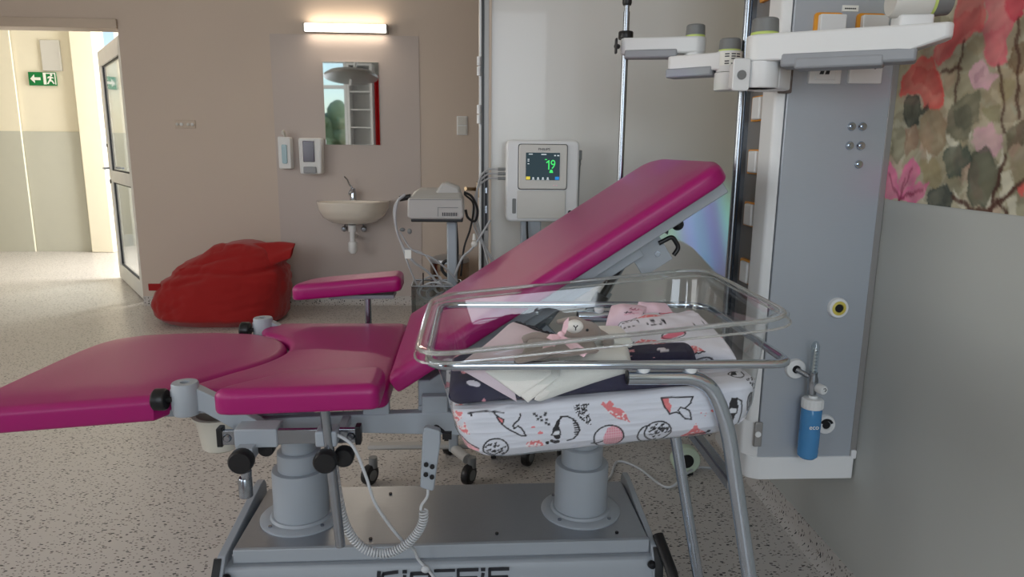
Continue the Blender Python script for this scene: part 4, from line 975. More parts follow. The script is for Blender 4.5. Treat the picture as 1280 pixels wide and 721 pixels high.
T2 = [(0.4188, -0.2071), (0.4306, -0.1996), (0.4356, -0.1888), (0.4427, -0.1792), (0.4478, -0.1918), (0.4628, -0.2032), (0.4662, -0.2134), (0.447, -0.2135), (0.4285, -0.2124)]
sh.poly(T2, CO); fleck(T2, 50, 9, l=.001); sh.line([(0.4349, -0.2066), (0.4643, -0.2044)], BK, .0016); sh.ring(*(0.4678, -0.2015), .002, .002, BK, .0012); 
sh.ell(*(0.4718, -0.1576), .0055, .0024, CO); sh.ell(*(0.4587, -0.1616), .0012, .0012, CO); sh.ell(*(0.4505, -0.1601), .0012, .0012, CO); sh.ell(*(0.4579, -0.167), .0012, .0012, CO)
for q in [(0.4668, -0.1327), (0.4745, -0.132), (0.4806, -0.1295), (0.4866, -0.1349), (0.4773, -0.1371), (0.4701, -0.1267), (0.4834, -0.1394)]: sh.line([(q[0] - .0012, q[1]), (q[0] + .0012, q[1])], BK, .0012)
penguin([(0.5024, -0.1367), (0.5109, -0.1398), (0.5142, -0.1562), (0.5102, -0.168), (0.5023, -0.1969), (0.499, -0.1797), (0.497, -0.1665), (0.4984, -0.1474)], [(0.4924, -0.166), (0.5007, -0.1547), (0.5123, -0.1579), (0.5114, -0.1681), (0.4979, -0.1666)], [(0.5109, -0.1392), (0.5199, -0.1466), (0.5209, -0.1692), (0.5155, -0.1978)], 0, 0, 0, ())
sh.ring(*(0.5388, -0.1551), .0065, .0175, BK, .0015); 
for k in range(8): sh.line([(q0 := (0.5361, -0.1388)[0], (0.5361, -0.1388)[1] - k * .0038), (q0 + .0075, (0.5361, -0.1388)[1] - k * .0038 - .0008)], BK, .0018)
dots([(0.5332, -0.1029), (0.5485, -0.1036), (0.5652, -0.1086), (0.5659, -0.1197), (0.5587, -0.1285), (0.5538, -0.1407), (0.5434, -0.1284), (0.536, -0.1133)], 130, 15); dots([(0.5615, -0.1384), (0.5678, -0.1327), (0.569, -0.1488), (0.572, -0.1571), (0.5644, -0.1531)], 35, 16)
S1 = [(0.5906, -0.1009), (0.6059, -0.1038), (0.6155, -0.1172), (0.624, -0.1324), (0.6184, -0.1398), (0.6047, -0.1272), (0.5941, -0.1165)]
sh.poly(S1, CO); fleck(S1, 30, 17, l=.002)
S2 = [(0.5698, -0.198), (0.5731, -0.1815), (0.5811, -0.1636), (0.5921, -0.1529), (0.6045, -0.1473), (0.6127, -0.1562), (0.6132, -0.1698), (0.6057, -0.1819), (0.59, -0.1931), (0.5775, -0.1989)]
sh.poly(S2, PK); fleck(S2, 70, 18, rgb(240, 190, 200)); outline([(0.5731, -0.1815), (0.5811, -0.1636), (0.5921, -0.1529), (0.6045, -0.1473), (0.6127, -0.1562), (0.6132, -0.1698), (0.6057, -0.1819), (0.59, -0.1931)], .0012)
# the upper side repeats the same kinds of motif
r_ = random.Random(20)
for k in range(46):
    x, y = r_.uniform(0, .6), r_.uniform(-.09, .45)
    t = k % 5
    if t == 0: sh.ring(x, y, .018, .018, BK, .0015); [sh.line([(x + a, y + b), (x + a + .003, y + b + .001)], BK, .0011) for a, b in [(r_.uniform(-.012, .012), r_.uniform(-.012, .012)) for _ in range(18)]]
    elif t == 1: q = [(x - .02, y), (x, y + .02), (x + .022, y + .004), (x + .03, y - .012), (x + .004, y - .008)]; sh.poly(q, CO); fleck(q, 30, k)
    elif t == 2: sh.ell(x, y, .016, .018, PK); sh.ring(x, y, .019, .021, BK, .0014)
    elif t == 3: sh.poly([(x, y), (x + .01, y + .028), (x + .018, y + .03), (x + .012, y)], BK); sh.ring(x + .014, y + .008, .014, .02, BK, .0014)
    else: dots([(x, y), (x + .03, y + .005), (x + .02, y + .03), (x + .004, y + .024)], 90, k)
M_print = attr_mat('printed_cotton', .85, .25, 500)
# section (Y, w, v) front bottom -> front top -> back
def mattress():
    sec = []
    for k in range(110):
        w = -.211 + .087 * k / 109
        sec.append((1.045 + .9 * tins(w) + .004, w, w))
    y0 = sec[-1][0]
    for k in range(1, 13):
        q = k / 12 * PI / 2; sec.append((y0 + .016 * (1 - math.cos(q)), -.124 + .010 * math.sin(q), -.124 + .020 * k / 12))
    y1 = sec[-1][0]
    for k in range(1, 150):
        t = k / 149; sec.append((y1 + t * (1.452 - y1), -.114 - .006 * t * t, -.104 + t * (1.452 - y1)))
    sec.append((1.455, -.14, .33)); sec.append((1.44, -.205, .35))
    NU = 460; V = []; P = []; cy = 1.27
    for i in range(NU + 1):
        for yy, w, v in sec:
            g = tins(w) + .004; u0, u1 = g, .592 - g
            u = u0 + (u1 - u0) * i / NU
            e = min(u - u0, u1 - u); ef = 1 - math.sqrt(max(0, 1 - max(0, 1 - e / .045) ** 2))
            fr = yy < 1.13
            wr = .0022 * blob_noise((u, v * 2, 0), 14) + .0022 * abs(blob_noise((u * .5 + v, v * 3, 2), 26))
            crease = .0035 * max(0, 1 - abs((v + .13 - .22 * (u - .05)) / .006)) * (1 if .1 < u < .52 else 0)
            Y_ = yy + ef * (.045 if fr else -.045 if yy > 1.4 else 0) + (wr + crease if fr else 0)
            W_ = w - ef * (.012 if w > -.13 else 0) + (wr if w > -.12 else 0)
            V.append(tmap(u, Y_, W_)); P.append((u, v))
    n = len(sec); F = []
    for i in range(NU):
        for j in range(n - 1): F.append((i * n + j, (i + 1) * n + j, (i + 1) * n + j + 1, i * n + j + 1))
    F.append(tuple(range(n))); F.append(tuple(NU * n + j for j in range(n - 1, -1, -1)))
    mb = MB(); mb.v = V; mb.f = F
    o = obj('cot_mattress', mb, M_print, smooth=True, ang=80)
    P = np.array(P); paint(o, sh.sample(P[:, 0], P[:, 1]))
    return o
tag(mattress(), 'cot mattress in a white sheet printed with apples, fish and penguins in the clear tub', 'mattress')

# generic soft slab spanned by four corners
def slab(name, c, th, m, parent=None, n=60, k=30, wr=.003, seed=1, sag=.0, cw=None, layers=1, off=(0, 0, .008), edge=.5, ws=12):
    """c = four corners (front-left, front-right, back-right, back-left), xyz of the mid surface"""
    c = [Vector(p) for p in c]; mb = MB(); UV = []
    for L in range(layers):
        o = Vector(off) * L; sl = 1 - .025 * L
        cen = sum(c, Vector()) / 4
        q = [cen + (p - cen) * sl + o for p in c]
        nrm = ((q[1] - q[0]).cross(q[3] - q[0])).normalized()
        if nrm.z < 0: nrm = -nrm
        V = []; loop = 2 * k
        for i in range(n + 1):
            s = i / n
            es = min(s, 1 - s) * n; fs = min(1, math.sqrt(max(0, 1 - (1 - min(1, es / (n * .05 + 1))) ** 2)) + .02)
            a = q[0].lerp(q[1], s); b = q[3].lerp(q[2], s)
            for j in range(loop):
                ph = 2 * PI * j / loop
                ct, sn = math.cos(ph), math.sin(ph)
                # superellipse cross-section
                pw = edge
                t = .5 - .5 * math.copysign(abs(ct) ** .55, ct); hgt = math.copysign(abs(sn) ** pw, sn) * th / 2 * fs
                p = a.lerp(b, t)
                bend = sag * math.sin(PI * t) * math.sin(PI * s)
                w_ = wr * (blob_noise((p.x, p.y, 0), ws, seed + L) + .5 * blob_noise((p.x, p.y, 0), ws * 2.7, seed + 3)) * (1 if sn >= 0 else .4)
                V.append(p + nrm * (hgt + bend + w_)); UV.append((s, t))
        F = []
        for i in range(n):
            for j in range(loop):
                j2 = (j + 1) % loop; F.append((i * loop + j, (i + 1) * loop + j, (i + 1) * loop + j2, i * loop + j2))
        F.append(tuple(range(loop))); F.append(tuple(n * loop + j for j in range(loop - 1, -1, -1)))
        mb.add(V, F)
    o = obj(name, mb, m, parent, ang=75)
    return o, np.array(UV)

# navy folded blanket
nv_ = Canvas(-.1, .6, .95, 1.5, .0012, rgb(36, 36, 66)); r_ = random.Random(7)
def navy_motifs():
    for k in range(60):
        x, y = r_.uniform(-.08, .52), r_.uniform(.97, 1.5); a = r_.uniform(0, 6)
        t = k % 4
        if t == 0:
            nv_.ell(x, y, .010, .006, rgb(226, 220, 230), rot=a); nv_.ell(x + .011 * math.cos(a), y + .011 * math.sin(a), .007, .004, rgb(226, 220, 230), rot=a + .9); nv_.ell(x + .009 * math.cos(a + .8), y + .009 * math.sin(a + .8), .007, .003, rgb(226, 220, 230), rot=a)
        elif t == 1:
            for q in range(5): nv_.ell(x + .005 * math.cos(q * 1.256 + a), y + .005 * math.sin(q * 1.256 + a), .0045, .003, rgb(234, 160, 172), rot=q * 1.256 + a)
        elif t == 2: nv_.ell(x, y, .0022, .0022, rgb(222, 170, 182))
        else: nv_.ell(x, y, .008, .004, rgb(206, 200, 216), rot=a); nv_.ell(x + .006, y + .004, .004, .003, rgb(234, 160, 172))
navy_motifs()
M_navy = attr_mat('navy_printed_cotton', .85, .25, 500)
A = tmap(.034, 1.098, -.091); B = tmap(.455, 1.092, -.099); Cc = tmap(.480, 1.215, -.094); D = tmap(.034, 1.275, -.086)
nvo, UV = slab('navy_blanket', [A, B, Cc, D], .050, M_navy, n=260, k=150, wr=.004, seed=3, edge=.6)
wv = np.array([tuple(v.co) for v in nvo.data.vertices]) + np.array(tuple(nvo.location))
paint(nvo, nv_.sample(wv[:, 0], wv[:, 1] + (wv[:, 2] - .84) * 1.0))
tag(nvo, 'navy blanket with small white and pink prints folded flat on the cot mattress', 'blanket')

# white terry blanket, folded, hanging forward over the navy one
wt = thing('white_blanket', 'thick white terry blanket folded over the front of the navy one', 'blanket', (.17, 1.17, .83))
slab('folded_layer', [(0.0934, 1.07, 0.8214), (0.2546, 1.085, 0.8726), (0.2664, 1.165, 0.8778), (0.1311, 1.165, 0.874)], .040, M_towel, wt, 70, 36, .003, 5, sag=.014, edge=.8)
slab('folded_layer', [(0.0829, 1.068, 0.8181), (0.1345, 1.072, 0.8612), (0.1408, 1.13, 0.8844), (0.0283, 1.074, 0.864)], .012, M_towel, wt, 50, 20, .002, 6, sag=.006)
slab('folded_layer', [(0.0697, 1.067, 0.8282), (0.1212, 1.07, 0.8674), (0.1272, 1.13, 0.8844), (0.0128, 1.072, 0.8701)], .010, M_towel, wt, 50, 20, .002, 7, sag=.007)
slab('fold_behind', [(0.1902, 1.16, 0.8926), (0.2732, 1.16, 0.8893), (0.2651, 1.26, 0.8891), (0.2134, 1.26, 0.8893)], .022, M_towel, wt, 40, 20, .005, 8, sag=.006)
# pale pink cloth
pk = thing('pink_cloth', 'pale pink cotton cloth spread under the plush comforter at the left of the cot', 'cloth', (.05, 1.2, .83))
slab('cloth_layer', [(-0.0404, 1.09, 0.8673), (0.1276, 1.13, 0.8632), (0.175, 1.22, 0.8772), (0.0698, 1.31, 0.891)], .006, M_pinkc, pk, 60, 20, .005, 9, sag=.006)
slab('cloth_layer', [(0.0652, 1.076, 0.8167), (0.057, 1.078, 0.857), (-0.0143, 1.09, 0.8767), (-0.0258, 1.076, 0.8718)], .004, M_pinkc, pk, 50, 16, .002, 10, sag=.003)
o, _ = slab('fringe_edge', [(0.0729, 1.312, 0.8937), (0.1738, 1.222, 0.8797), (0.1759, 1.226, 0.8756), (0.0748, 1.316, 0.8895)], .003, M_floc, pk, 60, 5, .006, 11, ws=120)
# plush comforter with bow
by = thing('bunny_comforter', 'taupe plush bunny comforter with white nose and pink bow lying on the cloths', 'toy', (.15, 1.22, .86))
obj('head', MB().ball((.200, 1.262, .884), (.034, .03, .022), 24, 16).xf(lambda q: q + Vector((0, 0, .002 * blob_noise(q, 60)))), M_bunny, by)
obj('snout', MB().ball((.181, 1.243, .900), (.0165, .013, .013), 20, 12), M_towel, by)
obj('nose', MB().tube([(.177, 1.231, .905), (.181, 1.2295, .901), (.185, 1.231, .905)], .0012, 6).tube([(.181, 1.2295, .901), (.181, 1.230, .896)], .001, 6), M_floc, by)
obj('eye', MB().ball((.203, 1.232, .896), .0028, 10, 8), M_floc, by)
obj('eye', MB().ball((.166, 1.252, .903), .0028, 10, 8), M_floc, by)
for pts, rr in (([(.225, 1.27, .885), (.245, 1.255, .872), (.240, 1.235, .866)], [.012, .015, .009]), ([(.205, 1.28, .895), (.19, 1.32, .893), (.165, 1.345, .884)], [.011, .016, .010])):
    obj('ear', MB().tube(spline(pts, 6), [rr[0] + (rr[1] - rr[0]) * min(1, i / 6) if i <= 6 else rr[1] + (rr[2] - rr[1]) * (i - 6) / 6 for i in range(13)], 14, flat=.5), M_bunny, by)
slab('body_cloth', [(.075, 1.175, .858), (.215, 1.17, .874), (.215, 1.25, .876), (.10, 1.27, .872)], .014, M_bunny, by, 40, 14, .006, 12, sag=.004)
for pts in ([(.135, 1.19, .87), (.10, 1.165, .868), (.066, 1.16, .862)], [(.14, 1.24, .876), (.11, 1.25, .88), (.085, 1.25, .872)]):
    obj('arm', MB().tube(spline(pts, 6), [.010] * 12 + [.006], 12, flat=.8), M_bunny, by)
def leafm(name, pts, th, m, par):
    a = [Vector(p) for p in pts]; n_ = (a[1] - a[0]).cross(a[2] - a[0]).normalized() * th
    N = len(a); V = [p + n_ for p in a] + [p - n_ for p in a]
    return obj(name, MB().add(V, [tuple(range(N)), tuple(range(2 * N - 1, N - 1, -1))] + [(i, (i + 1) % N, N + (i + 1) % N, N + i) for i in range(N)]), m, par, smooth=False)
bw = obj('bow', MB().ball((.152, 1.212, .893), (.007, .006, .006), 14, 10), M_bow, by)
leafm('ribbon_tail', [(.152, 1.212, .893), (.118, 1.185, .880), (.112, 1.172, .864), (.126, 1.178, .868), (.150, 1.206, .884)], .001, M_bow, bw)
leafm('ribbon_tail', [(.153, 1.210, .892), (.178, 1.186, .884), (.196, 1.172, .872), (.188, 1.168, .864), (.170, 1.180, .872), (.150, 1.204, .886)], .001, M_bow, bw)
leafm('ribbon_loop', [(.152, 1.214, .893), (.158, 1.222, .914), (.167, 1.225, .922), (.166, 1.222, .905), (.160, 1.214, .893)], .0015, M_bow, bw)
leafm('ribbon_loop', [(.151, 1.214, .893), (.132, 1.205, .896), (.125, 1.20, .890), (.135, 1.198, .886), (.150, 1.208, .889)], .0015, M_bow, bw)

by.scale = (.905,) * 3; by.location = Vector((0, 0, 1.22)) + (Vector(by.location) - Vector((0, 0, 1.22))) * .905
# patterned pillow at the right end and a pink printed cloth behind
pc = Canvas(.1, .65, 1.0, 1.6, .0012, rgb(226, 224, 234)); sh_old = sh; sh = pc; r_ = random.Random(31)
for k in range(60):
    x, y = r_.uniform(.22, .55), r_.uniform(1.05, 1.5); t = k % 5; a = r_.uniform(0, 6)
    if t == 0: sh.ring(x, y, .018, .014, BK, .0015); [sh.line([(x + a_, y + b), (x + a_ + .003, y + b + .001)], BK, .0011) for a_, b in [(r_.uniform(-.012, .012), r_.uniform(-.01, .01)) for _ in range(16)]]
    elif t == 1: q = [(x - .024, y), (x, y + .02), (x + .022, y + .008), (x + .032, y - .012), (x + .004, y - .010)]; sh.poly(q, CO); fleck(q, 40, k, l=.001)
    elif t == 2: sh.ell(x, y, .024, .012, PK, rot=.4); sh.ring(x, y, .02, .016, BK, .0012)
    elif t == 3: sh.line([(x + .004 * i, y + (.006 if i % 2 else 0)) for i in range(8)], BK, .0013)
    else: sh.line([(x + .003 * i, y + .002 * math.sin(i * 2)) for i in range(9)], BK, .002); sh.ell(x, y + .01, .007, .004, CO)
A = tmap(.43, 1.075, -.070); B = tmap(.545, 1.085, -.07); Cc = tmap(.55, 1.44, -.055); D = tmap(.36, 1.44, -.06)
def pillow(name, c, th, canvas, label, cat, seed, n=170, k=120):
    o, UV = slab(name, c, th, M_print, n=n, k=k, wr=.005, seed=seed, edge=.8, sag=.010, ws=16)
    wv = np.array([tuple(v.co) for v in o.data.vertices]) + np.array(tuple(o.location))
    paint(o, canvas.sample(wv[:, 0], wv[:, 1] + (wv[:, 2] - .86) * 1.2)); tag(o, label, cat); return o
pillow('cot_pillow', [tmap(.37, 1.25, -.092), tmap(.535, 1.14, -.094), tmap(.540, 1.42, -.082), tmap(.37, 1.42, -.086)], .046, pc, 'white printed cot pillow with coral and black drawings at the raised end of the tub', 'pillow', 21)
p2 = Canvas(.15, .5, 1.2, 1.6, .0012, rgb(228, 200, 212)); r_ = random.Random(41); sh = p2
for k in range(26):
    x, y = r_.uniform(.2, .45), r_.uniform(1.25, 1.5)
    sh.line([(x + .0028 * i, y + .003 * math.sin(i * 2.1 + k)) for i in range(8)], rgb(150, 60, 90) if k % 2 else BK, .0016)
    sh.line([(x, y - .008), (x + .03, y + .004)], rgb(214, 150, 172), .004, .6)
pillow('printed_cloth', [(.26, 1.36, .866), (.335, 1.37, .872), (.37, 1.435, .888), (.285, 1.435, .892)], .030, p2, 'crumpled pink cloth with dark lettering-like print behind the white blanket', 'cloth', 25, 100, 60)
pillow('printed_cloth', [(.325, 1.40, .862), (.425, 1.40, .868), (.405, 1.44, .90), (.345, 1.44, .902)], .016, p2, 'peaked pink and white printed cloth leaning at the back wall of the tub', 'cloth', 27, 80, 50)
sh = sh_old

# ================================================================== MEDICAL SUPPLY COLUMN ON THE RIGHT WALL
un = thing('supply_column', 'tall grey medical supply column with sockets and gas outlets on the right wall', 'wall unit', (.9, 1.85, .34))
UX0, UX1 = .766, 1.04
obj('front_panel', MB().box(UX0, UX1, YU, YU + .012, .400, 2.2), M_panel, un, bevel=.002)
obj('panel_edge', MB().box(UX1 - .014, UX1 + .002, YU - .002, YU + .006, .40, 2.2), M_alu, un, bevel=.001)
prof = round_poly([(UX0 - .002, YU + .004), (.742, YU + .018), (.736, YU + .08), (.752, YU + .10), (UX0 - .002, YU + .10)], [.002, .016, .01, .01, .002], 4)
obj('corner_profile', MB().prism(prof, .40, 2.2, lambda a, b, h: (a, b, h)), M_white, un, bevel=.001)
obj('body', MB().box(UX0 + .002, UX1, YU + .012, YU + .30, .40, 2.2), M_offw, un)
obj('side_channel', MB().box(.758, .770, YU + .10, YU + .28, .40, 2.2), M_recess, un, bevel=.001)
prof = round_poly([(1.036, YU - .006), (.775, YU - .006), (.742, YU + .01), (.732, YU + .08), (.745, YU + .28), (1.036, YU + .28)], [.003, .02, .03, .02, .02, .003], 5)
obj('bottom_cap', MB().prism(prof, .337, .402, lambda a, b, h: (a, b, h)), M_white, un, bevel=.006)
obj('bottom_cap_tab', MB().box(1.028, 1.042, YU - .008, YU + .01, .395, .42), M_white, un, bevel=.003)
cb = obj('bottom_corner', MB().prism(round_poly([(.768, YU - .004), (.730, YU + .03), (.728, YU + .12), (.768, YU + .12)], [.004, .02, .02, .004], 4), .40, .50, lambda a, b, h: (a, b, h)), M_white, un, bevel=.004)
obj('corner_plate', MB().box(.750, .772, YU - .010, YU - .002, .435, .505), M_alu, un, bevel=.003)
obj('cover_button', MB().cyl((.759, YU - .010, .472), (.759, YU - .013, .472), .008, n=18), M_white, un)
obj('lower_bracket', MB().box(.65, .745, YU + .05, YU + .10, .475, .505), M_white, un, bevel=.004)
obj('equipment_rail', MB().cyl((.738, 1.975, .60), (.738, 1.975, 2.2), .0105, n=16), M_chromes, un)
obj('rail_spine', MB().box(.746, .758, 1.962, 1.968, .60, 2.2), M_chromes, un)
def wall_socket(z, y=YU + .145):
    s = obj('side_socket', MB().box(.748, .760, y - .045, y + .035, z - .033, z + .033), M_orange, un, bevel=.002)
    obj('socket_insert', MB().box(.738, .750, y - .042, y + .010, z - .029, z + .029), M_white, s, bevel=.004)
for z in (1.334, 1.194, 1.052, .893, 1.49, 1.64): wall_socket(z)
def front_plate(name, x0, x1, z0, z1, m=M_white):
    o = obj(name, MB().box(x0, x1, YU - .009, YU + .002, z0, z1), m, un, bevel=.002); return o
# two switched sockets above (orange backing)
for x0, x1 in ((.815, .885), (.920, .990)):
    o = obj('power_socket', MB().prism(round_poly([(x0, 1.478), (x1, 1.478), (x1, 1.552), (x0, 1.552)], .010, 4), YU - .007, YU + .001, lambda a, b, h: (a, h, b)), M_orange, un, bevel=.001)
    obj('socket_insert', MB().prism(round_poly([(x0 + .008, 1.482), (x1 + .002, 1.482), (x1 + .002, 1.546), (x0 + .008, 1.546)], .004, 3), YU - .022, YU - .006, lambda a, b, h: (a, h, b)), M_white, o, bevel=.002)
o = front_plate('data_socket', .812, .893, 1.386, 1.452)
obj('data_port_frame', MB().box(.828, .877, YU - .012, YU - .008, 1.396, 1.43), M_white, o, bevel=.001)
for xx in (.836, .850): obj('data_port', MB().prism([(xx, 1.408), (xx + .010, 1.408), (xx + .012, 1.42), (xx + .004, 1.42)], YU - .0135, YU - .0115, lambda a, b, h: (a, h, b)), M_floc, o, smooth=False)
for xx in (.826, .852, .876): obj('data_port_mark', MB().box(xx, xx + .004, YU - .0095, YU - .0088, 1.437, 1.442), M_floc, o, smooth=False)
o = front_plate('blank_plate', .913, .996, 1.388, 1.455)
for xx in (.936, .976): obj('screw', MB().cyl((xx, YU - .009, 1.425), (xx, YU - .0105, 1.425), .003, n=10), M_floc, o)
tl = obj('type_label', MB().box(.883, .923, YU - .002, YU, 1.556, 1.570), M_paper, un, smooth=False)
for k in range(6): obj('label_print', MB().box(.889 + k * .0048, .8925 + k * .0048, YU - .0026, YU - .002, 1.561, 1.564), M_floc, tl, smooth=False)
for xx, zz in ((.936, 1.285), (.964, 1.285), (.936, 1.238), (.965, 1.238), (.9645, 1.192)):
    o = obj('earthing_pin', MB().lathe([(0, 0), (.010, 0), (.011, .002), (.009, .006), (.005, .006), (.0045, .011), (0, .011)], (xx, YU, zz), (0, -1, 0), 22), M_chrome, un)
# gas outlets
def outlet(x, z, c2, name='gas_outlet'):
    o = obj(name, MB().lathe([(.0, 0), (.027, 0), (.0275, .006), (.025, .012), (.019, .013), (.0185, .009)], (x, YU, z), (0, -1, 0), 36), M_white, un)
    obj('colour_ring', MB().lathe([(.0, .008), (.0185, .0085), (.019, .012), (.012, .014), (.011, .010)], (x, YU, z), (0, -1, 0), 32), c2, o)
    obj('probe_hole', MB().lathe([(0, .013), (.0105, .013), (.0105, .010)], (x, YU, z), (0, -1, 0), 24), M_black, o)
outlet(.947, .821, mat('yellow_ring', rgb(206, 190, 90), .4))
outlet(.945, .497, M_white)
outlet(.848, .655, M_white)
obj('colour_arc', MB().prism([(.945 + r_a * math.cos(a), .497 + r_a * math.sin(a)) for r_a, aa in ((.0185, range(20, 161, 10)), (.012, range(160, 19, -10))) for a in [math.radians(q) for q in aa]], YU - .0155, YU - .013, lambda a, b, h: (a, h, b)), M_black, un, smooth=False)

# oxygen flowmeter with humidifier bottle
fm = thing('oxygen_humidifier', 'oxygen flowmeter with blue humidifier bottle plugged into the lower column outlet', 'flowmeter', (.88, 1.69, .40))
obj('probe', MB().cyl((.848, YU - .012, .655), (.878, 1.705, .640), .007, n=16), M_chromes, fm)
obj('valve_body', MB().lathe([(.0, 0), (.011, 0), (.012, .01), (.013, .04), (.010, .05), (.010, .06)], (.880, 1.70, .598), n=22), M_chromes, fm)
kb = obj('flow_knob', MB().lathe([(0, 0), (.011, .001), (.0125, .006), (.0125, .022), (.008, .026)], (.896, 1.668, .618), (-.25, 1, 0), 22), M_white, fm)
obj('flow_knob_mark', MB().tube([(.893, 1.6675, .622), (.898, 1.667, .624), (.901, 1.667, .619), (.897, 1.667, .615)], .001, 6), M_floc, kb)
obj('flow_tube', MB().lathe([(.0105, 0), (.0105, .075), (.006, .085), (0, .087)], (.878, 1.70, .655), n=20), M_clear, fm)
obj('float_scale', MB().cyl((.878, 1.70, .655), (.878, 1.70, .72), .003, n=10), M_offw, fm)
for k in range(7): obj('scale_tick', MB().box(.872, .880 , 1.688, 1.6885, .662 + k * .009, .663 + k * .009), M_floc, fm, smooth=False)
lid = obj('bottle_lid', MB().lathe([(.0, 0), (.0265, 0), (.0275, .004), (.0275, .022), (.024, .026), (.012, .028), (.011, .034)], (.884, 1.70, .560), n=40), M_white, fm)
for k in range(20):
    q = 2 * PI * k / 20
    obj('lid_rib', MB().box(.884 + .0272 * math.cos(q) - .001, .884 + .0272 * math.cos(q) + .001, 1.70 + .0272 * math.sin(q) - .001, 1.70 + .0272 * math.sin(q) + .001, .563, .581), M_white, lid, smooth=False) if q > PI * .9 else None
bt = obj('bottle', MB().lathe([(0, .004), (.020, 0), (.0255, .006), (.0265, .02), (.0255, .028), (.0265, .034), (.0265, .075), (.0258, .079), (.0265, .083), (.0262, .135), (.022, .142)], (.884, 1.70, .420), n=40), M_water, fm)
text('eco', .018, M_paper, bt, (.881, 1.672, .515), RXZ, ext=.0003)

# ------------------------------------------------------------------ support arm with horizontal swivel across the column
am = thing('support_arm', 'broad white support arm reaching right across the supply column', 'arm', (.70, 1.66, 1.37))
J = (.662, 1.655)
obj('clamp_block', MB().prism(round_poly([(.600, 1.640), (.600, 1.70), (.70, 1.76), (.752, 1.76), (.752, 1.70), (.70, 1.640)], .008, 3), 1.366, 1.424, lambda a, b, h: (a, b, h)), M_white, am, bevel=.004)
cp_ = obj('clamp_plate', MB().prism(round_poly([(.586, 1.358), (.626, 1.358), (.626, 1.430), (.586, 1.430)], .008, 4), 1.632, 1.642, lambda a, b, h: (a, h, b)), M_white, am, bevel=.002)
obj('clamp_button', MB().cyl((.606, 1.632, 1.393), (.606, 1.629, 1.393), .0105, n=22), M_cap, cp_)
cp_ = obj('clamp_plate', MB().prism(round_poly([(.738, 1.362), (.770, 1.362), (.770, 1.432), (.738, 1.432)], .004, 3), 1.728, 1.74, lambda a, b, h: (a, h, b)), M_brown, am, bevel=.002)
obj('clamp_button', MB().lathe([(0, 0), (.010, 0), (.010, .003), (0, .003)], (.756, 1.728, 1.397), (0, -1, 0), 20), M_cap, cp_)
obj('lower_joint', MB().lathe([(.0, 0), (.036, 0), (.038, .004), (.038, .058), (.0, .058)], (J[0], J[1], 1.366), n=44), M_white, am)
# tapered arm body
def arm_body(par, p0, p1, w0, w1, z0, h, m=M_white, chamfer=.05, cut=.5):
    a = Vector(p0); b = Vector(p1); d = (b - a).normalized(); n_ = Vector((-d.y, d.x)); L = (b - a).length
    def mp(u, s, z): q = a + d * u + n_ * s; return (q.x, q.y, z)
    pl = [(w0 * math.cos(math.radians(k)), w0 * math.sin(math.radians(k))) for k in range(90, 271, 15)]
    pl = [(x_, y_) for x_, y_ in pl] + [(L - .09, -w1 - .002), (L - .01, -w1), (L, -w1 + .01), (L, w1 - .01), (L - .01, w1), (L - .09, w1 + .002)]
    mb = MB().prism(pl, z0, z0 + h, mp)
    return mb, mp, L
mb, mp, L = arm_body(am, J, (.975, 1.455), .040, .032, 1.422, .060)
V2 = []
for i, q in enumerate(mb.v):
    V2.append(q)
mb.v = V2
# raise the underside at the far end to make the wedge tip
a2 = Vector(J); d2v = (Vector((.975, 1.455)) - a2).normalized()
mb.v = [(q[0], q[1], (q[2] + .03 if (Vector((q[0], q[1])) - a2).dot(d2v) > L - .05 and q[2] < 1.44 else q[2])) for q in mb.v]
obj('arm_body', mb, M_white, am, bevel=.005)
u0, u1 = .05, L - .075
def ubox(u0, u1, s0, s1, z0, z1):
    v = [mp(u, s, z) for u in (u0, u1) for s in (s0, s1) for z in (z0, z1)]
    return MB().add(v, [(0, 1, 3, 2), (4, 6, 7, 5), (0, 4, 5, 1), (2, 3, 7, 6), (0, 2, 6, 4), (1, 5, 7, 3)])
obj('underside_cover', MB().prism([(.045, -.0405), (L - .095, -.0350), (L - .06, -.033), (L - .06, .033), (L - .095, .035), (.045, .0405)], 1.408, 1.438, mp), M_under, am, bevel=.006)
obj('underside_tray', MB().prism([(.075, -.0420), (L - .12, -.0370), (L - .12, .030), (.075, .032)], 1.402, 1.426, mp), M_under, am, bevel=.005)
cpo = obj('joint_cap', MB().lathe([(.0, .0), (.031, 0), (.031, .004), (.030, .006), (0, .006)], (J[0], J[1], 1.483), n=36), M_lime, am)
obj('joint_cap', MB().lathe([(.0, .0), (.031, 0), (.029, .028), (.026, .031), (0, .031)], (J[0], J[1], 1.489), n=36), M_cap, am)
hz = obj('tilt_joint', MB().lathe([(.0, 0), (.030, 0), (.034, .006), (.034, .075), (0, .075)], (.862, 1.50, 1.532), (1, -.12, 0), 36), M_offw, am)
obj('tilt_ring', MB().lathe([(.0, 0), (.0335, 0), (.0335, .006), (0, .006)], (.937, 1.491, 1.532), (1, -.12, 0), 36), M_lime, hz)
obj('tilt_cap', MB().lathe([(.0, 0), (.0325, 0), (.029, .034), (0, .036)], (.943, 1.490, 1.532), (1, -.12, 0), 36), M_cap, hz)
obj('tilt_base', MB().prism(round_poly([(.875, 1.48), (.94, 1.465), (.945, 1.51), (.88, 1.525)], .006, 3), 1.478, 1.502, lambda a, b, h: (a, b, h)), M_white, am, bevel=.003)

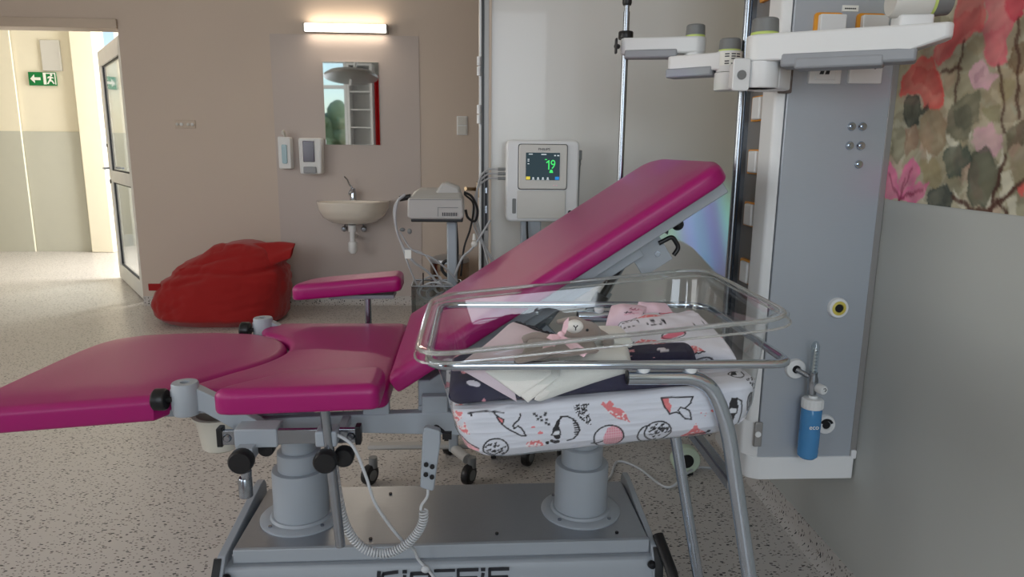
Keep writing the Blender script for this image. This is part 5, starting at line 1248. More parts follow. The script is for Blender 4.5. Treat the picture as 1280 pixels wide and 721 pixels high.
# ------------------------------------------------------------------ articulated arm carrying the drip pole
ia = thing('pole_arm', 'white two-part swivel arm between the column and the drip pole', 'arm', (.62, 2.0, 1.40))
K1 = (.692, 1.965); K2 = (.632, 2.09)
obj('lower_joint', MB().lathe([(.0, 0), (.036, 0), (.037, .004), (.037, .046), (0, .046)], (K1[0], K1[1], 1.386), n=40), M_white, ia)
obj('upper_joint', MB().lathe([(.0, 0), (.033, 0), (.034, .003), (.034, .054), (0, .055)], (K1[0], K1[1], 1.434), n=40), M_white, ia)
lb = obj('type_label', MB().lathe([(.0345, 0), (.0345, .034)], (K1[0], K1[1], 1.450), n=40), M_paper, ia)
for k in range(5):
    for a0 in (-2.25, -1.75, -1.35):
        if (k + int(a0 * 10)) % 4 == 0: continue
        obj('label_print', MB().add([(K1[0] + .0349 * math.cos(a0 + dq), K1[1] + .0349 * math.sin(a0 + dq), 1.453 + k * .0062 + dz) for dz in (0, .003) for dq in (0, .12, .24, .34)], [(0, 1, 5, 4), (1, 2, 6, 5), (2, 3, 7, 6)]), M_floc, lb, smooth=False)
obj('joint_cap', MB().lathe([(.0, .0), (.029, 0), (.029, .005), (0, .005)], (K1[0], K1[1], 1.488), n=36), M_lime, ia)
obj('joint_cap', MB().lathe([(.0, .0), (.0295, 0), (.028, .026), (.025, .029), (0, .029)], (K1[0], K1[1], 1.493), n=36), M_cap, ia)
obj('mounting_arm', MB().prism(round_poly([(.69, 1.93), (.76, 1.93), (.76, 1.99), (.69, 1.99)], .008, 3), 1.390, 1.428, lambda a, b, h: (a, b, h)), M_white, ia, bevel=.003)
mb, mp, L = arm_body(ia, K1, (.560, 2.08), .032, .026, 1.440, .046); obj('arm_body', mb, M_white, ia, bevel=.004)
obj('underside_cover', MB().prism([(.036, -.0325), (L + .001, -.028), (L + .001, .028), (.036, .0325)], 1.426, 1.452, mp), M_under, ia, bevel=.005)
mb, mp, L = arm_body(ia, K2, (.425, 2.14), .031, .020, 1.498, .046); obj('upper_arm_body', mb, M_white, ia, bevel=.005)
obj('underside_cover', MB().prism([(.05, -.031), (L - .012, -.0225), (L - .012, .0225), (.05, .031)], 1.486, 1.510, mp), M_under, ia, bevel=.005)
obj('elbow_joint', MB().cyl((K2[0], K2[1], 1.484), (K2[0], K2[1], 1.51), .03, n=36), M_white, ia)
obj('joint_cap', MB().lathe([(.0, .0), (.027, 0), (.027, .005), (0, .005)], (K2[0], K2[1], 1.544), n=36), M_lime, ia)
obj('joint_cap', MB().lathe([(.0, .0), (.0275, 0), (.026, .026), (.023, .029), (0, .029)], (K2[0], K2[1], 1.549), n=36), M_cap, ia)
ip = thing('drip_pole', 'slim steel drip pole clamped at the end of the swivel arm', 'pole', (.44, 2.15, .95))
obj('pole', MB().cyl((.440, 2.145, .95), (.440, 2.145, 1.62), .0095, n=20), M_chromes, ip)
obj('upper_pole', MB().cyl((.440, 2.145, 1.60), (.440, 2.145, 2.10), .0075, n=16), M_chromes, ip)
obj('pole_lock', MB().lathe([(.0, 0), (.012, 0), (.014, .006), (.014, .03), (.011, .036), (.0, .036)], (.440, 2.145, 1.638), n=24), M_black, ip)
obj('pole_collar', MB().lathe([(.0, 0), (.021, 0), (.022, .003), (.022, .019), (.020, .022), (0, .022)], (.440, 2.145, 1.543), n=28), M_black, ip)
wk = obj('wing_knob', MB().cyl((.418, 2.13, 1.52), (.405, 2.12, 1.52), .007, n=14).box(.404, .410, 2.108, 2.128, 1.498, 1.542), M_black, ip, bevel=.003)

# ================================================================== PATIENT MONITOR ON ITS STAND
mo = thing('patient_monitor', 'white patient monitor with small colour screen reading 19 on a grey stand', 'monitor', (.24, 2.63, 0))
MY = 2.58
def mc(px, pz): return px, pz
x0, x1, z0, z1 = (0.1067, 2.58, 0.9575)[0], (0.3756, 2.58, 0.9588)[0], (0.2378, 2.58, 0.9581)[2], (0.2325, 2.58, 1.2551)[2]
hb = obj('housing', MB().prism(round_poly([(x0, z0), (x1, z0), (x1, z1), (x0, z1)], .022, 5), MY, MY + .10, lambda a, b, h: (a, h, b)), M_white, mo, bevel=.008, seg=3)
sx0, sz0 = (0.1529, 2.58, 1.0815)[0], (0.1529, 2.58, 1.0785)[2]; sx1, sz1 = (0.3294, 2.58, 1.2418)[0], (0.3295, 2.58, 1.239)[2]
obj('screen_bezel', MB().prism(round_poly([(sx0, sz0), (sx1, sz0), (sx1, sz1), (sx0, sz1)], .010, 4), MY - .012, MY + .002, lambda a, b, h: (a, h, b)), M_offw, mo, bevel=.003)
obj('bezel_gap', MB().prism(round_poly([(sx0 - .0025, sz0 - .0025), (sx1 + .0025, sz0 - .0025), (sx1 + .0025, sz1 + .0025), (sx0 - .0025, sz1 + .0025)], .011, 4), MY - .003, MY + .001, lambda a, b, h: (a, h, b)), M_floc, mo, smooth=False)
qx0, qz0 = (0.1782, 2.568, 1.1113)[0], (0.1782, 2.568, 1.1113)[2]; qx1, qz1 = (0.3023, 2.568, 1.2101)[0], (0.3023, 2.568, 1.2101)[2]
M_scr = emit_mat('screen_glow', rgb(74, 92, 100), .55)
scn = obj('screen', MB().box(qx0, qx1, MY - .0135, MY - .011, qz0, qz1), M_scr, mo, smooth=False)
M_gr = emit_mat('screen_green', rgb(80, 240, 120), 1.0); M_wh = emit_mat('screen_white', rgb(220, 230, 235), .8)
M_ye = emit_mat('screen_yellow', rgb(240, 220, 90), .8); M_bl = emit_mat('screen_blue', rgb(60, 150, 230), .8)
W = qx1 - qx0; Hh = qz1 - qz0; ty = MY - .0142
text('9', .046, M_gr, scn, (qx0 + W * .80, ty, qz0 + Hh * .56), RXZ, name='screen_digit', ext=.0002, xs=.85)
obj('screen_digit', MB().prism([(qx0 + W * .66, qz0 + Hh * .39), (qx0 + W * .695, qz0 + Hh * .39), (qx0 + W * .695, qz0 + Hh * .73), (qx0 + W * .67, qz0 + Hh * .73), (qx0 + W * .60, qz0 + Hh * .66), (qx0 + W * .60, qz0 + Hh * .62), (qx0 + W * .66, qz0 + Hh * .66)], ty - .0002, ty + .0002, lambda a, b, h: (a, h, b)), M_gr, scn, smooth=False)
obj('screen_mark', MB().box(qx0 + W * .56, qx0 + W * .62, ty, ty + .0005, qz0 + Hh * .74, qz0 + Hh * .77), M_gr, scn, smooth=False)
for q in (.74, .68, .58): obj('screen_mark', MB().box(qx0 + W * .05, qx0 + W * .1, ty, ty + .0005, qz0 + Hh * q, qz0 + Hh * (q + .03)), M_wh, scn, smooth=False)
obj('screen_bar', MB().box(qx0 + W * .08, qx0 + W * .2, ty, ty + .0005, qz0 + Hh * .93, qz0 + Hh * .96).box(qx0 + W * .45, qx0 + W * .6, ty, ty + .0005, qz0 + Hh * .92, qz0 + Hh * .955).box(qx0 + W * .83, qx0 + W * .88, ty, ty + .0005, qz0 + Hh * .88, qz0 + Hh * .92).box(qx0 + W * .92, qx0 + W * .98, ty, ty + .0005, qz0 + Hh * .88, qz0 + Hh * .92), M_wh, scn, smooth=False)
obj('screen_bell', MB().lathe([(0, 0), (.007, 0), (.006, .006), (.0035, .011), (0, .012)], (qx0 + W * .75, ty, qz0 + Hh * .27), n=12, sy=.1), M_gr, scn)
for k in range(7):
    m_ = M_ye if k == 0 else (M_bl if k == 6 else M_wh)
    xa = qx0 + W * (.01 + k * .143)
    if k in (0, 6): obj('screen_key', MB().box(xa, xa + W * .12, ty, ty + .0005, qz0 + Hh * .02, qz0 + Hh * .13), m_, scn, smooth=False)
    elif k < 5: obj('screen_key', MB().lathe([(.0035, 0), (.0035, .0006)], (xa + W * .07, ty, qz0 + Hh * .075), (0, 1, 0), 8).box(xa + W * .03, xa + W * .11, ty, ty + .0005, qz0 + Hh * .015, qz0 + Hh * .035), m_, scn, smooth=False)
text('PHILIPS', .0125, M_floc, mo, ((qx0 + qx1) / 2 + .004, MY - .0128, qz1 + .012), RXZ, ext=.0003, xs=1.1)
obj('status_lamp', MB().box(sx1 - .05, sx1 - .045, MY - .013, MY - .012, sz0 + .012, sz0 + .016).box(sx1 - .04, sx1 - .035, MY - .013, MY - .012, sz0 + .012, sz0 + .016), M_bow, mo, smooth=False)
obj('paper_door', MB().prism(round_poly([(sx0 - .004, z0 + .012), (sx1 - .002, z0 + .012), (sx1 - .002, sz0 - .006), (sx0 - .004, sz0 - .006)], .004, 3), MY - .005, MY + .004, lambda a, b, h: (a, h, b)), M_offw, mo, bevel=.002)
sl = obj('side_label', MB().prism(round_poly([(x0 + .024, z0 + .03), (x0 + .038, z0 + .03), (x0 + .038, z0 + .085), (x0 + .024, z0 + .085)], .004, 3), MY - .002, MY + .001, lambda a, b, h: (a, h, b)), M_cap, mo, bevel=.0005)
obj('knob', MB().lathe([(0, 0), (.008, 0), (.008, .006), (0, .008)], (x1 - .03, MY, z0 + .035), (0, -1, 0), 16), M_floc, mo)
for k in range(3):
    zz = z0 + .19 - .017 * k
    obj('connector', MB().cyl((x0 - .028, MY + .05, zz), (x0 + .004, MY + .05, zz), .0055, n=12), M_cap, mo)
    obj('cable', MB().tube(spline([(x0 - .026, MY + .05, zz), (x0 - .07, MY + .05, zz - .004), (x0 - .10 - .004 * k, MY + .04, zz - .05), (x0 - .105 - .006 * k, MY + .04, zz - .18), (x0 - .07 + .02 * k, MY + .03, zz - .33), (x0 - .02 + .03 * k, MY + .02, zz - .50), (x0 + .03, MY, zz - .68)], 8), .0035, 8), M_cable, mo)
obj('side_plug', MB().box(x1 + .002, x1 + .014, MY + .03, MY + .05, z1 - .07, z1 - .035).cyl((x1 + .008, MY + .04, z1 - .07), (x1 + .008, MY + .04, z1 - .09), .005, n=10), M_cap, mo, bevel=.002)
obj('side_cable', MB().tube(spline([(x1 + .008, MY + .04, z1 - .09), (x1 + .006, MY + .04, z1 - .16), (x1 + .004, MY + .04, z1 - .26), (x1 - .01, MY + .04, z1 - .4)], 6), .003, 8), M_cap, mo)
obj('stand_column', MB().box(x0 + .058, x0 + .135, MY + .02, MY + .07, .10, z0 + .02), M_grey, mo, bevel=.006)
obj('back_cable', MB().tube(spline([(x0 + .08, MY + .01, z0 + .01), (x0 + .083, MY + .005, z0 - .06), (x0 + .10, MY + .01, z0 - .2), (x0 + .09, MY + .01, .4)], 6), .004, 8), M_cableb, mo)
obj('stand_foot', MB().box(x0 - .05, x0 + .24, MY + .0, MY + .08, .06, .10).box(x0 + .06, x0 + .13, MY + .0, MY + .17, .06, .10), M_grey, mo, bevel=.01)
for a, b in ((x0 - .04, MY + .04), (x0 + .23, MY + .04), (x0 + .095, MY + .01), (x0 + .095, MY + .16)):
    obj('caster', MB().cyl((a - .01, b, .03), (a + .01, b, .03), .03, n=20), M_black, mo)

# ================================================================== CTG TROLLEY
tr = thing('recorder_trolley', 'grey fetal recorder on a slim pole trolley with wire basket and castors', 'trolley', (-.09, 2.48, 0))
TY = 2.42
def ty_(px, py, Y=TY): return None
dx0, dz0 = (-0.2402, 2.42, 0.9805)[0], (-0.2402, 2.42, 0.9805)[2]; dx1, dz1 = (-0.0444, 2.42, 0.9814)[0], (-0.0441, 2.42, 1.0532)[2]
hbx = obj('housing', MB().prism(round_poly([(dx0, dz0 + .01), (dx0 + .01, dz0), (dx1 - .01, dz0), (dx1, dz0 + .01), (dx1 - .004, dz1), (dx0 + .003, dz1)], .008, 4), TY, TY + .20, lambda a, b, h: (a, h, b)), M_dev, tr, bevel=.006, seg=3)
V = [(dx0 + .004, TY + .004, dz1 - .005), (dx1 - .004, TY + .004, dz1 - .005), (dx1 - .004, TY + .196, dz1 - .005), (dx0 + .004, TY + .196, dz1 - .005), (dx0 + .02, TY + .07, dz1 + .022), (dx1 - .01, TY + .07, dz1 + .026), (dx1 - .02, TY + .19, dz1 + .03), (dx0 + .03, TY + .19, dz1 + .026)]
obj('top_housing', MB().add(V, [(3, 2, 1, 0), (4, 5, 6, 7), (0, 1, 5, 4), (1, 2, 6, 5), (2, 3, 7, 6), (3, 0, 4, 7)]), M_dev, tr, bevel=.01, seg=3)
obj('display_hood', MB().prism([(dx0 + .09, dz1 + .008), (dx0 + .115, dz1 + .046), (dx0 + .135, dz1 + .052), (dx1 - .018, dz1 + .036), (dx1 - .012, dz1 + .012), (dx1 - .03, dz1 + .0)], TY + .05, TY + .15, lambda a, b, h: (a, h, b)), M_dev, tr, bevel=.008)
obj('front_seam', MB().box(dx0 + .01, dx1 - .01, TY - .001, TY + .001, dz1 - .006, dz1 - .004).box(dx0 + .105, dx0 + .107, TY - .001, TY + .001, dz0 + .01, dz0 + .04).box(dx0 + .105, dx1 - .02, TY - .001, TY + .001, dz0 + .04, dz0 + .042), M_cap, hbx, smooth=False)
for k in range(9): obj('vent_slot', MB().box(dx1 - .075 + k * .006, dx1 - .072 + k * .006, TY - .0015, TY + .001, dz0 + .012, dz0 + .024), M_floc, hbx, smooth=False)
obj('device_base', MB().box(dx0 + .012, dx1 - .004, TY + .006, TY + .18, dz0 - .01, dz0 + .004), M_black, tr, bevel=.003)
obj('plug', MB().cyl((dx0 - .03, TY + .05, dz1 - .006), (dx0 + .01, TY + .05, dz1 + .002), .010, n=14), M_black, tr)
px_ = (-0.0892, 2.5, 0.8984)[0]
obj('pole', MB().box(px_ - .018, px_ + .018, TY + .06, TY + .10, .09, dz0 - .005), M_grey, tr, bevel=.006)
obj('foot_arm', MB().box(px_ - .33, px_ + .02, TY + .09, TY + .14, .085, .105).box(px_ - .02, px_ + .30, TY + .09, TY + .14, .085, .105), M_dev, tr, bevel=.01)
obj('foot_arm', MB().tube([(px_, TY + .08, .10), (-.035 - .0, 2.42, .09)], .02, 12), M_dev, tr)
for a, b in ((-.395, 2.41), (-.03, 2.40), (.20, 2.55), (px_ - .02, 2.66)):
    cs = obj('caster', MB().lathe([(0, -.016), (.022, -.016), (.036, -.013), (.038, -.008), (.038, .008), (.036, .013), (.022, .016), (0, .016)], (a, b, .038), (1, -.6, 0), 24), M_black, tr)
    obj('caster_hub', MB().lathe([(0, -.0175), (.02, -.0175), (.02, .0175), (0, .0175)], (a, b, .038), (1, -.6, 0), 20), M_cap, cs)
    obj('caster_fork', MB().lathe([(.016, 0), (.016, .04), (0, .04)], (a + .012, b + .01, .062), n=16), M_cap, cs)
# leads hanging left into the basket
def lead(pts, r=.003, m=M_cable, n=8): return obj('cable', MB().tube(spline(pts, 8), r, n), m, tr)
LX = dx0
lead([(-0.2488, 2.44, 1.0642), (-0.2729, 2.43, 1.04), (-0.2814, 2.42, 0.9775), (-0.2665, 2.42, 0.9081), (-0.2263, 2.42, 0.8379), (-0.1726, 2.44, 0.7919), (-0.1257, 2.45, 0.7321)], .0045)
lead([(-0.2488, 2.44, 1.0615), (-0.2843, 2.43, 1.0235), (-0.2793, 2.42, 0.9498), (-0.2561, 2.42, 0.8745), (-0.2352, 2.42, 0.8095), (-0.2101, 2.44, 0.7399)], .003)
lead([(-0.2659, 2.42, 0.936), (-0.2256, 2.42, 0.8746), (-0.1566, 2.42, 0.8465), (-0.102, 2.44, 0.7977), (-0.0686, 2.45, 0.7554)], .003)
lead([(-0.2532, 2.42, 0.8801), (-0.1843, 2.42, 0.8578), (-0.135, 2.42, 0.7811), (-0.1145, 2.45, 0.7175)], .0025)
lead([(0.0478, 2.45, 0.9761), (-0.0113, 2.45, 0.8823), (-0.0509, 2.44, 0.8437), (-0.0798, 2.45, 0.7757)], .004)
obj('transducer', MB().ball((-0.0085, 2.45, 0.8909), (.012, .008, .012)).tube([(-0.0085, 2.45, 0.9278), (-0.0085, 2.45, 0.9051)], [.005, .008], 12), M_offw, tr)
obj('sensor_plug', MB().ball((-0.2337, 2.43, 0.9377), (.008, .006, .010)), M_cap, tr)
obj('sensor_plug', MB().ball((-0.2585, 2.43, 0.9432), (.010, .006, .007)), M_cap, tr)
obj('lead_label', MB().box(*[v for pr_ in (((-0.25, 2.415, 0.878)[0], (-0.2279, 2.415, 0.8781)[0]), (2.41, 2.413), ((-0.2507, 2.415, 0.8443)[2], (-0.2501, 2.415, 0.8752)[2])) for v in pr_]), M_paper, tr, smooth=False)
lead([(-0.0455, 2.5, 1.0703), (-0.0171, 2.5, 1.0535), (0.0028, 2.5, 1.0081), (-0.0058, 2.5, 0.968), (-0.0315, 2.5, 0.9793), (-0.04, 2.5, 1.0079)], .0045, M_cableb)
lead([(-0.0455, 2.5, 1.0646), (-0.0114, 2.5, 1.0251), (-0.023, 2.5, 0.942), (-0.0462, 2.5, 0.8695), (-0.0582, 2.5, 0.7667)], .0035, M_cableb)
lead([(-0.0744, 2.5, 0.9705), (-0.0693, 2.5, 0.8694), (-0.0727, 2.5, 0.7667)], .004, M_cableb)
lead([(-0.0726, 2.5, 0.7962), (-0.11, 2.5, 0.8226), (-0.1276, 2.5, 0.7961), (-0.1047, 2.5, 0.7666), (-0.0698, 2.5, 0.7815)], .006, M_cableb)
bk = obj('wire_basket', MB().box((-0.227, 2.38, 0.7517)[0], (-0.0584, 2.38, 0.7517)[0], 2.38, 2.385, (-0.2303, 2.38, 0.5741)[2], (-0.227, 2.38, 0.7517)[2]), sheet_glass('smoked_plastic', (.82, .84, .84, 1), (.8, .8, .8, 1), .8), tr, smooth=False)
bx0, bx1 = (-0.227, 2.38, 0.7517)[0], (-0.0584, 2.38, 0.7517)[0]; bz0, bz1 = (-0.2303, 2.38, 0.5741)[2], (-0.227, 2.38, 0.7517)[2]
obj('basket_wall', MB().box(bx0, bx0 + .004, 2.385, 2.50, bz0, bz1).box(bx1 - .004, bx1, 2.385, 2.50, bz0, bz1).box(bx0, bx1, 2.50, 2.504, bz0, bz1).box(bx0, bx1, 2.385, 2.50, bz0, bz0 + .004), bpy.data.materials['smoked_plastic'], bk)
obj('basket_rim', MB().ring([(p[0], p[1], bz1) for p in resample(round_poly([(bx0, 2.38), (bx1, 2.38), (bx1, 2.504), (bx0, 2.504)], .01, 4), 60)], .003, 8), M_chromes, bk)
r_ = random.Random(2)
for k in range(9):
    cxx, cyy, czz = r_.uniform(bx0 + .05, bx1 - .06), r_.uniform(2.42, 2.47), r_.uniform(bz1 - .06, bz1 + .01); rr = r_.uniform(.03, .045); tlt = r_.uniform(-.6, .6)
    lead([(cxx + rr * math.cos(q * .7), cyy + rr * .4 * math.sin(q * .7), czz + rr * .6 * math.sin(q * .7 + tlt)) for q in range(9)], .003, M_cable if k % 3 else M_cablew)
obj('antenna', MB().cyl((-0.1904, 2.44, 0.7341), (-0.1896, 2.44, 0.789), .002, n=8), M_black, tr)

# ================================================================== BACK WALL FITTINGS
lp = thing('mirror_lamp', 'lit tubular lamp above the mirror on the back wall', 'lamp', (-.95, 5.40, 2.04))
lx0, lx1 = -1.257, -.650
obj('lamp_housing', MB().box(lx0, lx1, 5.40, YB, 2.045, 2.105), M_alu, lp, bevel=.004)
M_lamp = emit_mat('lamp_glow', (1.0, .93, .80, 1), 5.5)
obj('diffuser', MB().box(lx0 + .008, lx1 - .008, 5.375, 5.402, 2.047, 2.103), M_lamp, lp, bevel=.008)
for a, b in ((lx0, lx0 + .010), (lx1 - .010, lx1)): obj('end_cap', MB().box(a, b, 5.372, 5.404, 2.044, 2.106), M_alu, lp, bevel=.004)
ld = area('mirror_lamp_light', (-.95, 5.36, 2.075), (0, -.25, -.15), .56, .04, 2.6, (1.0, .86, .68)); ld.parent = lp; ld.location = Vector((-.95, 5.365, 2.075)) - Vector(lp.location)
ld2 = area('mirror_lamp_uplight', (-.95, 5.40, 2.11), (0, .12, 1), .56, .05, .9, (1.0, .80, .58)); ld2.parent = lp; ld2.location = Vector((-.95, 5.395, 2.112)) - Vector(lp.location)
ld3 = area('mirror_lamp_downlight', (-.95, 5.40, 2.04), (0, .12, -1), .56, .05, .6, (1.0, .82, .62)); ld3.parent = lp; ld3.location = Vector((-.95, 5.395, 2.038)) - Vector(lp.location)
mr = obj('mirror', MB().box(-1.138, -.730, 5.430, 5.4385, 1.243, 1.845), M_mirror, smooth=False, bevel=.001)
tag(mr, 'frameless rectangular mirror above the washbasin', 'mirror')
# washbasin
sk = thing('washbasin', 'white ceramic washbasin on the back wall under the mirror', 'sink', (-.94, 5.3, .63))
def sinkf(u, v):
    a = PI * u; d = .34
    prof = [(1.0, 0), (1.0, -.012), (.985, -.03), (.95, -.07), (.85, -.12), (.65, -.16), (.35, -.178), (.0, -.18)]
    t = v * 7; i = min(6, int(t)); f_ = t - i; rr = prof[i][0] * (1 - f_) + prof[i + 1][0] * f_; zz = prof[i][1] * (1 - f_) + prof[i + 1][1] * f_
    ca_ = math.cos(a); sa_ = math.sin(a)
    x = .272 * math.copysign(abs(ca_) ** .8, ca_) * rr; y = -d * sa_ ** .75 * (rr ** .9) if sa_ > 0 else 0
    return (-.940 + x, 5.438 + y, .828 + zz)
mb = MB().grid(41, 22, sinkf)
def sinkin(u, v):
    a = PI * 2 * u; rr = [1., .97, .88, .6, 0][min(4, int(v * 4 + .001))]; zz = [0, -.012, -.06, -.10, -.11][min(4, int(v * 4 + .001))]
    return (-.940 + .225 * math.cos(a) * rr, 5.245 + .115 * math.sin(a) * rr, .829 + zz)
obj('basin_bowl', mb, M_cer, sk)
rimp = [(-.940 + .272 * math.copysign(abs(math.cos(PI * k / 40)) ** .8, math.cos(PI * k / 40)), 5.438 - .34 * math.sin(PI * k / 40) ** .75 if k not in (0, 40) else 5.438) for k in range(41)]
inn = [(-.940 + .225 * math.cos(2 * PI * k / 40), 5.235 + .115 * math.sin(2 * PI * k / 40)) for k in range(40)]
mb = MB()
# rim deck with bowl hollow
outer = [Vector((p[0], p[1])) for p in resample(rimp, 80)]
def ip_(k): a = math.atan2(outer[k].y - 5.235, outer[k].x + .940); return (-.940 + .225 * math.cos(a), 5.235 + .125 * math.sin(a))
V = [(p.x, p.y, .828) for p in outer] + [(ip_(k)[0], ip_(k)[1], .830) for k in range(80)]
for s_, zz in ((.94, .80), (.8, .75), (.5, .72), (.1, .715)): V += [(-.940 + (ip_(k)[0] + .940) * s_, 5.235 + (ip_(k)[1] - 5.235) * s_, zz) for k in range(80)]
F = [(j * 80 + k, j * 80 + (k + 1) % 80, (j + 1) * 80 + (k + 1) % 80, (j + 1) * 80 + k) for j in range(5) for k in range(80)]
F.append(tuple(5 * 80 + k for k in range(80)))
mb.add(V, F); obj('basin_rim', mb, M_cer, sk)
fc = obj('faucet', MB().lathe([(0, 0), (.024, 0), (.024, .06), (.02, .075), (.018, .09), (0, .095)], (-.940, 5.385, .830), n=24).tube(spline([(-.94, 5.38, .885), (-.94, 5.34, .91), (-.94, 5.27, .895), (-.94, 5.255, .88)], 5), .012, 12), M_chrome, sk)
obj('lever', MB().tube(spline([(-.945, 5.385, .925), (-.965, 5.38, .95), (-.975, 5.36, .985), (-.995, 5.35, 1.01)], 5), [.006] * 10 + [.005] * 6, 10), M_chromes, fc)
tp = obj('drain_trap', MB().cyl((-.94, 5.30, .65), (-.94, 5.30, .60), .030, n=20).cyl((-.94, 5.30, .60), (-.94, 5.30, .50), .020, n=20).lathe([(.0, 0), (.022, 0), (.034, .02), (.034, .08), (.028, .09)], (-.94, 5.30, .435), n=24).tube(fillet([(-.94, 5.30, .55), (-.94, 5.36, .55), (-.94, 5.44, .55)], .02), .016, 14), M_white, sk)
for s_ in (-1, 1):
    v_ = obj('stop_valve', MB().cyl((-.94 + s_ * .075, 5.44, .615), (-.94 + s_ * .075, 5.38, .615), .014, n=16).lathe([(0, 0), (.02, 0), (.022, .012), (.015, .025), (0, .027)], (-.94 + s_ * .075, 5.385, .612), (0, -1, -.1), 16), M_chromes, sk)
    obj('supply_hose', MB().tube(spline([(-.94 + s_ * .075, 5.39, .625), (-.94 + s_ * .06, 5.38, .66), (-.94 + s_ * .02, 5.38, .70)], 5), .006, 8), M_chromes, v_)
# dispensers
ds = thing('sanitizer_dispenser', 'small white lever dispenser with clear bottle window left of the soap dispenser', 'dispenser', (-1.43, 5.40, 1.06))
obj('dispenser_body', MB().prism(round_poly([(-1.478, 1.062), (-1.385, 1.062), (-1.385, 1.295), (-1.478, 1.30)], .014, 4), 5.36, 5.438, lambda a, b, h: (a, h, b)), M_white, ds, bevel=.006)
obj('bottle_window', MB().prism(round_poly([(-1.450, 1.10), (-1.412, 1.10), (-1.412, 1.24), (-1.450, 1.24)], .012, 4), 5.352, 5.362, lambda a, b, h: (a, h, b)), mat('pale_blue_bottle', rgb(150, 180, 190), .2), ds, bevel=.002)
obj('pump_lever', MB().tube([(-1.43, 5.40, 1.30), (-1.43, 5.37, 1.335), (-1.43, 5.33, 1.325)], .010, 10, flat=1.6), M_offw, ds)
ds = thing('soap_dispenser', 'white soap dispenser with dark window beside the mirror', 'dispenser', (-1.235, 5.38, 1.02))
obj('dispenser_body', MB().prism(round_poly([(-1.318, 1.025), (-1.158, 1.025), (-1.150, 1.290), (-1.322, 1.290)], .018, 4), 5.335, 5.438, lambda a, b, h: (a, h, b)), M_white, ds, bevel=.010, seg=3)
obj('dark_window', MB().box(-1.288, -1.205, 5.328, 5.338, 1.115, 1.268), mat('dark_violet_window', rgb(52, 34, 60), .15), ds, bevel=.003)
obj('push_plate', MB().box(-1.29, -1.195, 5.322, 5.34, 1.032, 1.080), M_under, ds, bevel=.006)
sw = thing('light_switch', 'double white light switch on the back wall beside the partition', 'switch', (-.11, 5.43, 1.33))
obj('switch_frame', MB().box(-.152, -.070, 5.430, YB, 1.325, 1.465), M_white, sw, bevel=.004)
for z0_ in (1.333, 1.400): obj('rocker', MB().box(-.144, -.078, 5.424, 5.432, z0_, z0_ + .058), M_offw, sw, bevel=.004)
so_ = thing('socket_strip', 'small pair of white wall outlets on the wall above the bean bag', 'socket', (-2.17, 5.43, 1.37))
obj('mounting_plate', MB().box(-2.245, -2.095, 5.438, YB, 1.352, 1.412), M_trim, so_, bevel=.003)
for xx in (-2.225, -2.195, -2.145, -2.115):
    obj('outlet', MB().lathe([(0, 0), (.010, 0), (.012, .01), (.007, .014), (0, .016)], (xx, 5.438, 1.38), (0, -1, 0), 14), M_white if xx in (-2.195, -2.115) else M_offw, so_)
bn = thing('pedal_bin', 'round stainless steel waste bin against the back wall behind the trolley', 'bin', (-.21, 5.2, 0))
obj('bin_body', MB().lathe([(.0, .01), (.142, .01), (.145, .02), (.145, .39), (.0, .39)], (-.205, 5.19, 0), n=48), mat('bin_steel', rgb(150, 135, 122), .22, 1.), bn)
obj('bin_lid', MB().lathe([(.148, 0), (.149, .012), (.14, .03), (.08, .045), (0, .05)], (-.205, 5.19, .392), n=48), M_steel, bn)
obj('bin_base', MB().lathe([(.147, 0), (.148, .02), (.144, .022)], (-.205, 5.19, 0), n=48), M_black, bn)
obj('pedal', MB().box(-.24, -.17, 5.00, 5.06, .012, .022), M_black, bn, bevel=.003)

# bean bag
bg = thing('bean_bag', 'large slumped red fabric bean bag against the back wall', 'bean bag', (-1.83, 4.98, 0))
LV = [(0, -2.17, -1.43), (.012, -2.22, -1.40), (.05, -2.265, -1.375), (.12, -2.285, -1.365), (.20, -2.27, -1.36), (.27, -2.235, -1.36), (.33, -2.16, -1.365), (.39, -2.06, -1.38), (.44, -1.95, -1.41), (.48, -1.86, -1.47), (.505, -1.80, -1.55), (.515, -1.74, -1.62)]
def bag(u, v):
    t = v * (len(LV) - 1); i = min(len(LV) - 2, int(t)); f_ = t - i
    z, xl, xr = [LV[i][k] + (LV[i + 1][k] - LV[i][k]) * f_ for k in range(3)]
    q = 2 * PI * u; cq, sq = math.cos(q), math.sin(q)
    cx = (xl + xr) / 2; rx = (xr - xl) / 2; ry = .33 * math.sqrt(max(.02, 1 - (z / .56) ** 2)); ry *= min(1, .8 + z * 4)
    x = cx + rx * math.copysign(abs(cq) ** .7, cq); y = 5.0 + .16 * z + ry * math.copysign(abs(sq) ** .8, sq)
    n_ = Vector((cq, sq, .25))
    a_ = blob_noise((x, y, z), 4.5); d = .020 * a_ + .014 * abs(blob_noise((x * 1.3, y, z * 1.8), 9)) + .005 * blob_noise((x, y, z), 26)
    line = .335 + .07 * (x + 1.85) + .015 * math.sin(x * 9)
    d -= .020 * math.exp(-((z - line) / .016) ** 2)
    for sx_, sz_, dx_, dz_ in ((-2.0, .28, .22, .05), (-1.72, .24, .16, -.09), (-1.62, .12, .14, .03), (-2.08, .12, .12, .06), (-1.80, .42, .2, .04)):
        s_ = (x - sx_) / dx_
        d -= .013 * math.exp(-((z - sz_ - dz_ * s_) / .014) ** 2) * max(0, 1 - s_ * s_)
    d *= min(1, z / .04)
    return (x + n_.x * d, min(5.40, y + n_.y * d), (z + n_.z * d * .5) * 1.07)
mb = MB().grid(150, 70, lambda u, v: bag(u, v), closed_u=True)
nn = len(mb.v); mb.f.append(tuple(range(149, -1, -1))); mb.f.append(tuple(nn - 150 + k for k in range(150)))
obj('bag_body', mb, M_red, bg, ang=80)
